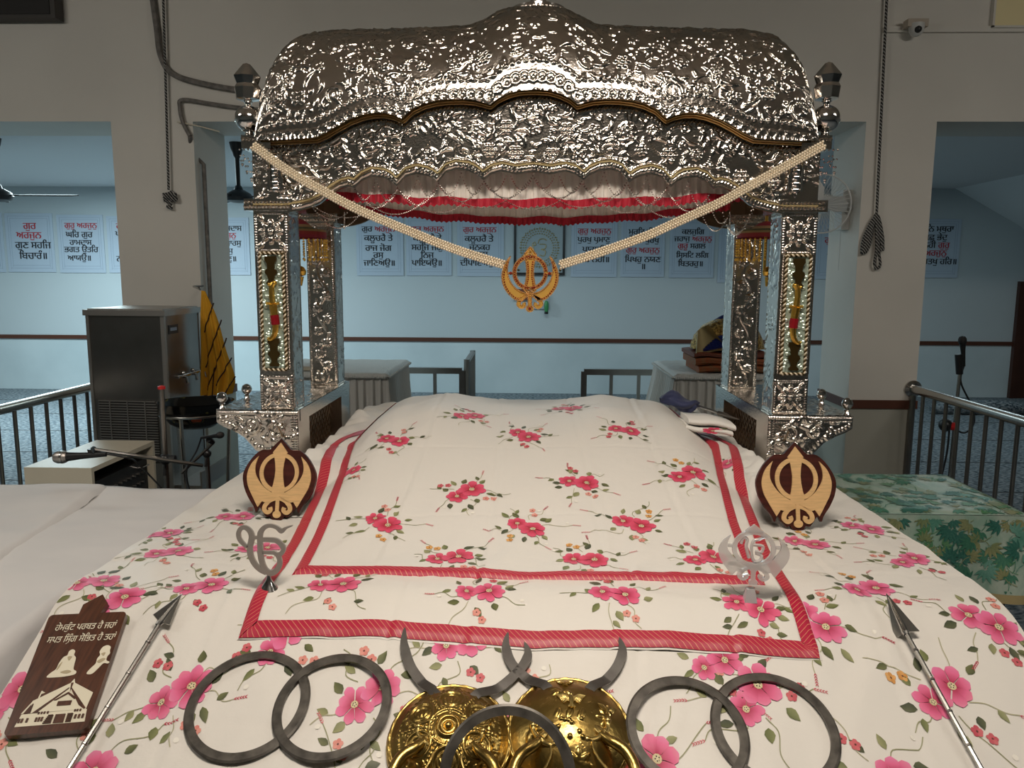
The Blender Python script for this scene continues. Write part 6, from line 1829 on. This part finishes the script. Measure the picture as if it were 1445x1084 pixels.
# ------------------------------------------------------------------ green brocade covered table on the right
zt = .62; x0, x1, y0, y1 = 1.12, 1.885, 2.86, 3.46
t = thing('green_table', 'low table under a green leaf-patterned brocade cloth at the right', 'table', ((x0+x1)/2, (y0+y1)/2, 0))
for a, b_ in ((x0+.06, y0+.06), (x1-.06, y0+.06), (x0+.06, y1-.06), (x1-.06, y1-.06)): G().box(a-.025, a+.025, b_-.025, b_+.025, 0, zt-.03).build('leg', 'black_matte', t)
G().box(x0+.02, x1-.02, y0+.02, y1-.02, zt-.05, zt-.014).build('top_board', 'brown_trim', t)
per = []; n = 70; cor = [(x0, y1), (x0, y0), (x1, y0), (x1, y1), (x0, y1)]; nr = [(-1, 0), (0, -1), (1, 0), (0, 1)]
for s in range(4):
    for k in range(n): per.append((lerp(cor[s][0], cor[s+1][0], k/n), lerp(cor[s][1], cor[s+1][1], k/n), s))
hem = .29
def skirt(v, off=0.0):
    row = []
    for i, (x, y, s) in enumerate(per):
        a = (.006+.03*v)*math.sin(i*.19+s)*v+.006+.02*v+off; zr = zt-.006-(zt-hem)*v+.02*vnoise(x*6, y*6)*v
        q = Vector((x+nr[s][0]*a, y+nr[s][1]*a, zr)); row.append(q)
    return row
def gz(X, Y):
    X, Y = np.asarray(X, float), np.asarray(Y, float)
    Z = zt+.012*vnoise(X*9, Y*6)+.008*vnoise(X*22+Y*7, Y*9)
    e = np.minimum(np.minimum(X-x0, x1-X), np.minimum(Y-y0, y1-Y)); return zt-.006+(Z-zt+.006)*ss(e/.04)
g = G()
X, Y = np.meshgrid(np.linspace(x0, x1, 80), np.linspace(y0, y1, 70)); Z = gz(X, Y)
g.grid([[(X[j, i], Y[j, i], Z[j, i]) for i in range(80)] for j in range(70)])
g.grid([skirt(v) for v in np.linspace(0, 1, 16)], wrap=True)
cols = [(0.42, 0.50, 0.44, 1)]*len(g.v)
GL = [((0.05, 0.17, 0.12), (0.09, 0.25, 0.17)), ((0.09, 0.22, 0.11), (0.16, 0.32, 0.17)), ((0.03, 0.13, 0.11), (0.07, 0.21, 0.17)), ((0.22, 0.23, 0.11), (0.33, 0.33, 0.18)), ((0.10, 0.27, 0.22), (0.18, 0.36, 0.30))]
def sprays(w, h, n, seed):
    P = Print(); rng = random.Random(seed)
    for k in range(n):
        c = (rng.uniform(0, w), rng.uniform(0, h)); a0 = rng.random()*6.3; pal = rng.choice(GL); m = rng.randint(5, 9); R_ = rng.uniform(.035, .062)
        for q in range(m):
            a = a0+(q-(m-1)/2)*.42; ln = R_*(1-.05*abs(q-(m-1)/2)*2)
            P.leaf(k % 9, (c[0]+.006*math.cos(a), c[1]+.006*math.sin(a)), a, ln, ln*.15, pal)
        P.stem(k % 9, [(c[0]-.05*math.cos(a0+.3), c[1]-.05*math.sin(a0+.3)), (c[0]-.02*math.cos(a0), c[1]-.02*math.sin(a0)), c], .0012, pal[1])
    return P
for layer, pts, fs, cc in sprays(x1-x0, y1-y0, 150, 3).polys:
    p = np.array(pts)+np.array([x0, y0]); ok = (p[:, 0] > x0+.004) & (p[:, 0] < x1-.004) & (p[:, 1] > y0+.004) & (p[:, 1] < y1-.004)
    kf = [f for f in fs if all(ok[i] for i in f)]
    if kf: g.add(np.column_stack([p, gz(p[:, 0], p[:, 1])+.0020+.00015*layer]).tolist(), kf); cols += [(*c_, 1) for c_ in cc]
hs = zt-hem
for layer, pts, fs, cc in sprays(x1-x0, hs, 95, 8).polys:
    p = np.array(pts); ok = (p[:, 0] > .004) & (p[:, 0] < x1-x0-.004) & (p[:, 1] > hs*.11) & (p[:, 1] < hs-.012)
    kf = [f for f in fs if all(ok[i] for i in f)]
    if not kf: continue
    xx = x0+p[:, 0]; v = 1-p[:, 1]/hs; i_ = 70+p[:, 0]/(x1-x0)*70; a = (.006+.03*v)*np.sin(i_*.19+1)*v+.006+.02*v
    yy = y0-a; zz = zt-.006-hs*v+.02*vnoise(xx*6, np.full_like(xx, y0)*6)*v
    g.add(np.column_stack([xx, yy-.0025-.00015*layer, zz]).tolist(), kf); cols += [(*c_, 1) for c_ in cc]
g.col = cols
cl = g.build('brocade_cloth', 'green_brocade', t, angle=60)
g = G(); g.grid([skirt(v, .003) for v in np.linspace(.90, 1.0, 4)], wrap=True); g.build('gold_hem', 'gold_fabric', t, angle=180)

# ------------------------------------------------------------------ steel water cooler, towel, basin
yC_ = 4.15
A0, A1 = at_y(130, 560, yC_+.04), at_y(237, 560, yC_)
ztop = at_y(237, 438, yC_).z
u = (A1-A0); u.z = 0; wC = u.length; u.normalize(); v = Vector((-u.y, u.x, 0)); dC = .47
v = (Vector((.995*0-.02, 1, 0))).normalized()
t = thing('water_cooler', 'tall stainless steel water cooler with a slatted grille in front of the left column', 'water cooler', (A0.x+.2, yC_+.25, 0))
o = Vector((A0.x, A0.y, 0))
def cb(g, a0, a1, b0, b1, z0, z1, mi=0):
    vs = [o+u*a+v*b_+Vector((0,0,z)) for z in (z0, z1) for a, b_ in ((a0, b0), (a1, b0), (a1, b1), (a0, b1))]
    g.add(vs, [(0,3,2,1),(4,5,6,7),(0,1,5,4),(1,2,6,5),(2,3,7,6),(3,0,4,7)], mi)
g = G(); cb(g, 0, wC, 0, dC, .06, ztop-.02); g.build('body', 'steel_dark', t, angle=20)
g = G(); cb(g, -.014, wC+.014, -.014, dC+.014, ztop-.032, ztop); cb(g, 0.005, wC-.005, .005, dC-.005, ztop, ztop+.006); g.build('lid', 'steel_brushed', t, angle=20)
g = G(); cb(g, wC-.018, wC+.004, -.005, .0, .06, ztop-.03); cb(g, -.004, .014, -.005, 0, .06, ztop-.03); cb(g, wC, wC+.004, 0, .016, .06, ztop-.03); cb(g, wC, wC+.004, dC-.016, dC, .06, ztop-.03); g.build('corner_trim', 'steel_brushed', t, angle=20)
zg1, zg0 = at_y(180, 563, yC_+.02).z, at_y(180, 650, yC_+.02).z
g = G(); cb(g, .03, wC-.05, -.006, -.001, zg0-.02, zg1, 0); g.build('grille_frame', 'steel_dark', t)
g = G()
for k in range(24):
    z = lerp(zg0, zg1-.015, k/23); cb(g, .042, wC-.062, -.014, -.006, z, z+.006)
for f in (.2, .5, .8): cb(g, lerp(.042, wC-.062, f)-.003, lerp(.042, wC-.062, f)+.003, -.017, -.014, zg0-.01, zg1-.008)
g.build('grille_slats', 'steel_brushed', t)
g = G(); cb(g, .042, wC-.062, -.0075, -.0062, zg0-.01, zg1-.008); g.build('grille_painted_shade', 'black_matte', t)  # black sheet standing in for the shade behind the slats
g = G(); cb(g, wC, wC+.003, .05, .17, ztop-.135, ztop-.085); lb = g.build('name_plate', 'black_plastic', t)
g = G(); cb(g, wC+.003, wC+.0036, .07, .15, ztop-.118, ztop-.100); g.build('plate_line', 'poster_line', lb)
g = G(); zt1 = at_y(262, 529, yC_+.2).z
a = lambda q, w, z: o+u*(wC+w)+v*q+Vector((0,0,z))
g.tube([a(.08, .03, zt1), a(dC-.05, .03, zt1)], .008, 8)
for q in (.12, .25, .38):
    g.tube([a(q, 0, zt1), a(q, .06, zt1), a(q, .065, zt1-.035)], .009, 8); g.sphere(a(q, .04, zt1+.022), .012, 8, 6)
g.build('tap', 'chrome', t)
g = G(); cb(g, wC, wC+.16, 0.03, dC, .30, .32); cb(g, wC+.15, wC+.16, .03, dC, .32, .40); g.build('drip_tray', 'steel_brushed', t)
for aa, bb in ((.03, .03), (wC-.03, .03), (.03, dC-.03), (wC-.03, dC-.03)):
    g = G(); cb(g, aa-.02, aa+.02, bb-.02, bb+.02, 0, .06); g.build('foot', 'black_matte', t)
# basin with flowers
bs = at_y(276, 580, 3.98)
t = thing('printed_basin', 'shallow black bowl printed with orange and olive flowers beside the water cooler', 'basin', bs)
g = G(); g.lathe([(0, -.085), (.09, -.085), (.13, -.06), (.175, .0), (.192, .052), (.198, .054), (.186, .05), (.165, .0), (.12, -.05), (0, -.07)], bs, (0,.02,1), 48); g.build('bowl', 'lacquer_print', t, angle=60)
g = G(); g.lathe([(.160, -.012), (.184, -.012), (.184, -.006), (.160, -.006)], bs, (0,0,1), 48)
for k in range(3):
    a_ = k*2.1+.5; g.tube([bs+Vector((.17*math.cos(a_), .17*math.sin(a_), -.01)), bs+Vector((.12*math.cos(a_), .12*math.sin(a_), -bs.z+.01))], .010, 8)
g.tube([bs+Vector((.175*math.cos(k*PI/12), .175*math.sin(k*PI/12), -.009)) for k in range(24)], .007, 6, True)
tag(g.build('basin_stand', 'steel'), 'thin three-legged steel ring stand carrying the printed bowl', 'stand')
# yellow striped towel
t = thing('yellow_towel', 'mustard yellow towel with black stripes hanging beside the cooler from the left column', 'towel', at_y(300, 480, 4.55))
yT = 4.52
L_ = catmull([at_y(284, 410, yT), at_y(283, 450, yT), at_y(284, 500, yT), at_y(284, 558, yT)], 12); R_ = catmull([at_y(289, 411, yT), at_y(306, 450, yT), at_y(318, 495, yT), at_y(330, 533, yT), at_y(326, 556, yT)], 9)
m = 36; A = []; 
for i in range(m+1):
    f = i/m; a = L_[int(f*(len(L_)-1))]; b_ = R_[int(f*(len(R_)-1))]
    A.append([a.lerp(b_, k/30)+Vector((0, -.018*math.sin(k*.75+f)*f-.02*f*math.sin(PI*k/30), 0)) for k in range(31)])
g = G(); g.grid(A); g.grid([[p+Vector((0, .006, 0)) for p in r] for r in A])
tw = g.build('towel_cloth', 'towel', t, angle=180)
g = G()
for (px0, py0, px1, py1) in ((284, 470, 297, 428), (286, 520, 308, 452), (290, 552, 315, 478), (303, 545, 322, 506), (316, 556, 327, 533), (296, 560, 299, 520)):
    pts = []
    for k in range(13):
        p = at_y(lerp(px0, px1, k/12), lerp(py0, py1, k/12), yT-.045); pts.append(p)
    # lay the stripe on the cloth: same folds
    q = []
    for p in pts:
        best = min((A[i][k_] for i in range(0, m+1) for k_ in range(31)), key=lambda w: (w.x-p.x)**2+(w.z-p.z)**2); q.append(Vector((p.x, best.y-.0022, p.z)))
    g.tube(q, .0042, 5)
g.build('black_stripes', 'towel_stripe', tw, angle=180)
t = thing('wall_hook', 'small dark hook on the left column holding the yellow towel', 'hook', at_y(281, 408, 4.6))
p = at_y(283, 410, 4.53); g = G(); g.tube([(-2.135, YF+.03, p.z+.02), (-2.10, 4.75, p.z+.02), (p.x, 4.53, p.z+.006), (p.x, 4.51, p.z+.02)], .006, 6); g.build('hook', 'steel_dark', t)

# ------------------------------------------------------------------ cream cabinet with amplifier
c0, c1 = at_z(32, 660, .64), at_z(130, 660, .64); c2 = at_z(219, 622, .64)
x0, x1 = c0.x, c1.x; y0, y1 = (c0.y+c1.y)/2, c2.y
t = thing('cream_cabinet', 'low cream laminate cabinet, open on its right side, beside the left railing', 'cabinet', ((x0+x1)/2, (y0+y1)/2, 0))
zt = .64
G().box(x0, x1, y0, y1, zt-.022, zt).build('top', 'cream_laminate', t)
G().box(x0, x1, y0, y0+.02, 0, zt-.022).build('end_panel', 'cream_laminate', t); G().box(x0, x1, y1-.02, y1, 0, zt-.022).build('end_panel', 'cream_laminate', t)
G().box(x0, x0+.015, y0+.02, y1-.02, 0, zt-.022).build('back_panel', 'cream_laminate', t)
G().box(x0+.015, x1, y0+.02, y1-.02, .05, .07).build('shelf', 'cream_laminate', t); G().box(x0+.015, x1, y0+.02, y1-.02, .33, .35).build('shelf', 'cream_laminate', t)
t = thing('amplifier', 'black amplifier with rows of knobs inside the cream cabinet', 'amplifier', ((x0+x1)/2, (y0+y1)/2, .352))
ya, yb_ = y0+.05, y1-.05
G().box(x0+.03, x1-.02, ya, yb_, .352, .56).build('case', 'black_plastic', t)
for r in range(3):
    for k in range(10):
        g = G(); g.lathe([(.008, 0), (.007, .012), (0, .012)], (x1-.02, lerp(ya+.04, yb_-.06, k/9), .40+.05*r), (1,0,0), 8); g.build('knob', 'steel_dark', t)
g = G(); g.tube([(x1-.02, yb_-.10, .53), (x1+.01, yb_-.10, .535), (x1+.01, yb_-.04, .535), (x1-.02, yb_-.04, .53)], .004, 6); g.build('handle', 'chrome', t)

# ------------------------------------------------------------------ microphones
def mic(base, d_, s, t, rim=True, headm='steel_brushed'):
    d_ = Vector(d_).normalized()
    g = G(); g.tube([base, base+d_*.05*s, base+d_*.10*s, base+d_*.15*s], [.010*s, .012*s, .014*s, .019*s], 14); b2 = g.build('mic_body', 'black_plastic', t)
    g = G(); g.lathe([(.019*s, 0), (.0235*s, .006*s), (.026*s, .02*s), (.025*s, .036*s), (.018*s, .05*s), (0, .056*s)], base+d_*.15*s, d_, 16); g.build('mic_head', headm, b2)
    g = G(); g.lathe([(.020*s, -.003), (.0265*s, 0), (.0265*s, .006), (.020*s, .009)], base+d_*(.165*s), d_, 16); g.build('mic_ring', 'steel' if headm != 'black_matte' else 'black_plastic', b2)
ym = 2.84
t = thing('boom_mic_stand', 'boom stand with a silver-headed microphone reaching left over the cream cabinet', 'microphone stand', at_y(232, 700, ym).xy.to_3d())
pt, pb = at_y(228, 549, ym), at_y(233, 648, ym)
G().tube([(pb.x, ym, .05), (pb.x, ym, pb.z), pt], .0105, 10).build('pole', 'steel_dark', t)
G().lathe([(0, 0), (.014, 0), (.014, .01), (0, .014)], pt, (0,0,1), 10).build('red_cap', 'red_plastic', t)
e0, e1 = at_y(128, 634, ym-.20), at_y(286, 657, ym+.04)
G().tube([e0, e1], .0075, 8).build('boom', 'steel_dark', t)
g = G(); g.sphere(pb, .022, 10, 8); g.tube([pb+Vector((-.03, 0, .0)), pb+Vector((.04, 0, .004))], .012, 8); g.tube([pb, pb+Vector((.004, -.02, -.06))], .006, 6); g.build('clamp', 'black_plastic', t)
m1 = at_y(150, 641, ym-.20); m0 = at_y(90, 645, ym-.22)
mic(m1, m0-m1, .88, t)
g = G(); g.tube([e0, e0+Vector((.0, 0, -.012)), m1+Vector((-.04, 0, .012))], [.012, .013, .018], 10); g.build('mic_clip', 'black_plastic', t)
g = G(); g.tube(catmull([m1, m1+Vector((.03, 0, -.004)), m1+Vector((.07, .02, -.02)), pb+Vector((-.1, -.02, -.01)), pb+Vector((0, -.02, -.12))], 8), .0035, 6); g.build('cable', 'black_plastic', t)
for k in range(3):
    a = k*2*PI/3+.4; G().tube([(pb.x, ym, .07), (pb.x+.22*math.cos(a), ym+.22*math.sin(a), .008)], .008, 8).build('leg', 'black_plastic', t)
t = thing('short_mic_stand', 'short stand with a black microphone beside the front left pillar', 'microphone stand', (at_y(293, 680, 2.98).x, 2.98, 0))
y2 = 2.98
p0_ = at_y(292, 640, y2); G().tube([(p0_.x, y2, .05), (p0_.x, y2, p0_.z)], .009, 10).build('pole', 'steel_dark', t)
q0, q1 = at_y(256, 668, y2-.04), at_y(301, 625, y2)
G().tube([q0, q1], .006, 8).build('boom', 'steel_dark', t)
g = G(); g.sphere(p0_, .018, 10, 8); g.tube([p0_, p0_+Vector((0,-.02,-.05))], .006, 6); g.build('clamp', 'black_plastic', t)
mm = at_y(284, 618, y2-.02); mic(mm, at_y(318, 613, y2-.05)-mm, .52, t, headm='black_matte')
g = G(); g.tube([q1, mm+Vector((.03, 0, -.006))], [.009, .014], 8); g.tube(catmull([mm, mm+Vector((-.02, 0, -.05)), q0+Vector((.02, 0, .0)), q0+Vector((.05, 0, -.14))], 6), .0035, 6); g.build('cable', 'black_plastic', t)
for k in range(3):
    a = k*2*PI/3; G().tube([(p0_.x, y2, .07), (p0_.x+.2*math.cos(a), y2+.2*math.sin(a), .008)], .008, 8).build('leg', 'black_plastic', t)
y3 = 5.3
t = thing('tall_mic_stand', 'tall stand with an upright black microphone behind the right railing', 'microphone stand', (at_y(1350, 600, y3).x, y3, 0))
pa, pb_, pc = at_y(1340, 670, y3), at_y(1354, 528, y3), at_y(1353, 500, y3)
G().tube([(pa.x-.02, y3, .05), pa, pb_], .012, 10).build('pole', 'steel', t)
G().tube([pb_, pc], [.022, .026], 10).build('mic_clip', 'black_plastic', t)
h0, h1 = at_y(1360, 517, y3), at_y(1358, 477, y3)
mic(h0, h1-h0, 1.02, t, headm='black_matte')
g = G(); g.tube(catmull([h0, at_y(1356, 540, y3), at_y(1372, 575, y3), at_y(1374, 598, y3), at_y(1360, 611, y3), at_y(1340, 600, y3)], 8), .006, 6); g.tube(catmull([at_y(1340, 600, y3), at_y(1336, 640, y3), at_y(1324, 690, y3)], 6), .007, 6); g.build('cable', 'black_plastic', t)
g = G(); g.sphere(at_y(1334, 600, y3-.02), .045, 10, 8); g.build('clamp', 'black_plastic', t)
G().tube([at_y(1338, 601, y3-.03), at_y(1346, 602, y3-.03)], .028, 10).build('red_knob', 'red_plastic', t)
for k in range(3):
    a = k*2*PI/3+.3; G().tube([(pa.x-.02, y3, .07), (pa.x-.02+.25*math.cos(a), y3+.25*math.sin(a), .01)], .01, 8).build('leg', 'black_plastic', t)

# ------------------------------------------------------------------ tasselled parasols behind the front pillars
def parasol(px, py0, py1, y, lab):
    c = at_y(px, py0, y); zr = at_y(px, py1, y).z
    t = thing('tasselled_parasol', lab, 'parasol', (c.x, y, zr), 'striped tasselled parasols in the shrine')
    R = .105; h = c.z-zr
    g = G(); g.lathe([(.004, h), (.03, h*.85), (.06, h*.5), (.09, h*.32), (R, .03), (R, 0), (R-.004, 0), (R-.004, .03)], (c.x, y, zr), (0,0,1), 32); g.build('canopy', 'striped_fabric', t)
    g = G()
    for k in range(34):
        a = 2*PI*k/34; p = Vector((c.x+R*math.cos(a), y+R*math.sin(a), zr))
        for j in range(7): g.octa(p+Vector((0,0,-.008-.0095*j)), .0048)
        g.octa(p+Vector((0,0,-.080)), .0065)
    g.build('fringe', 'gold', t, flat=True)
    g = G(); g.tube([(c.x, y, zr-.13), (c.x, y, c.z+.03)], .006, 8); g.lathe([(0, 0), (.016, .006), (.020, .02), (.010, .036), (0, .04)], (c.x+.01, y-.01, zr-.145), (0,0,1), 12); g.tube([(c.x+.01, y-.01, zr-.145), (c.x+.008, y-.01, zr-.18)], [.010, .004], 8); g.build('pole_ornament', 'gold', t)
    g = G(); g.tube([(c.x, y, c.z+.02), (c.x, y, 1.93)], .003, 6); g.build('hanging_wire', 'steel_dark', t)
parasol(420, 308, 336, 2.95, 'small striped parasol with gold fringe behind the front left pillar')
parasol(1082, 312, 336, 2.95, 'small striped parasol with gold fringe behind the front right pillar')
# rolled carpet at the far right
q = at_y(1385, 562, 8.6)
g = G(); g.tube([(q.x-.55, 8.6, .06), (q.x-.2, 8.58, .085), (q.x+.25, 8.6, .08), (q.x+.6, 8.66, .05)], [.05, .08, .08, .05], 14)
tag(g.build('carpet_roll', 'carpet'), 'lumpy roll of dark carpet on the floor near the brown door', 'carpet')
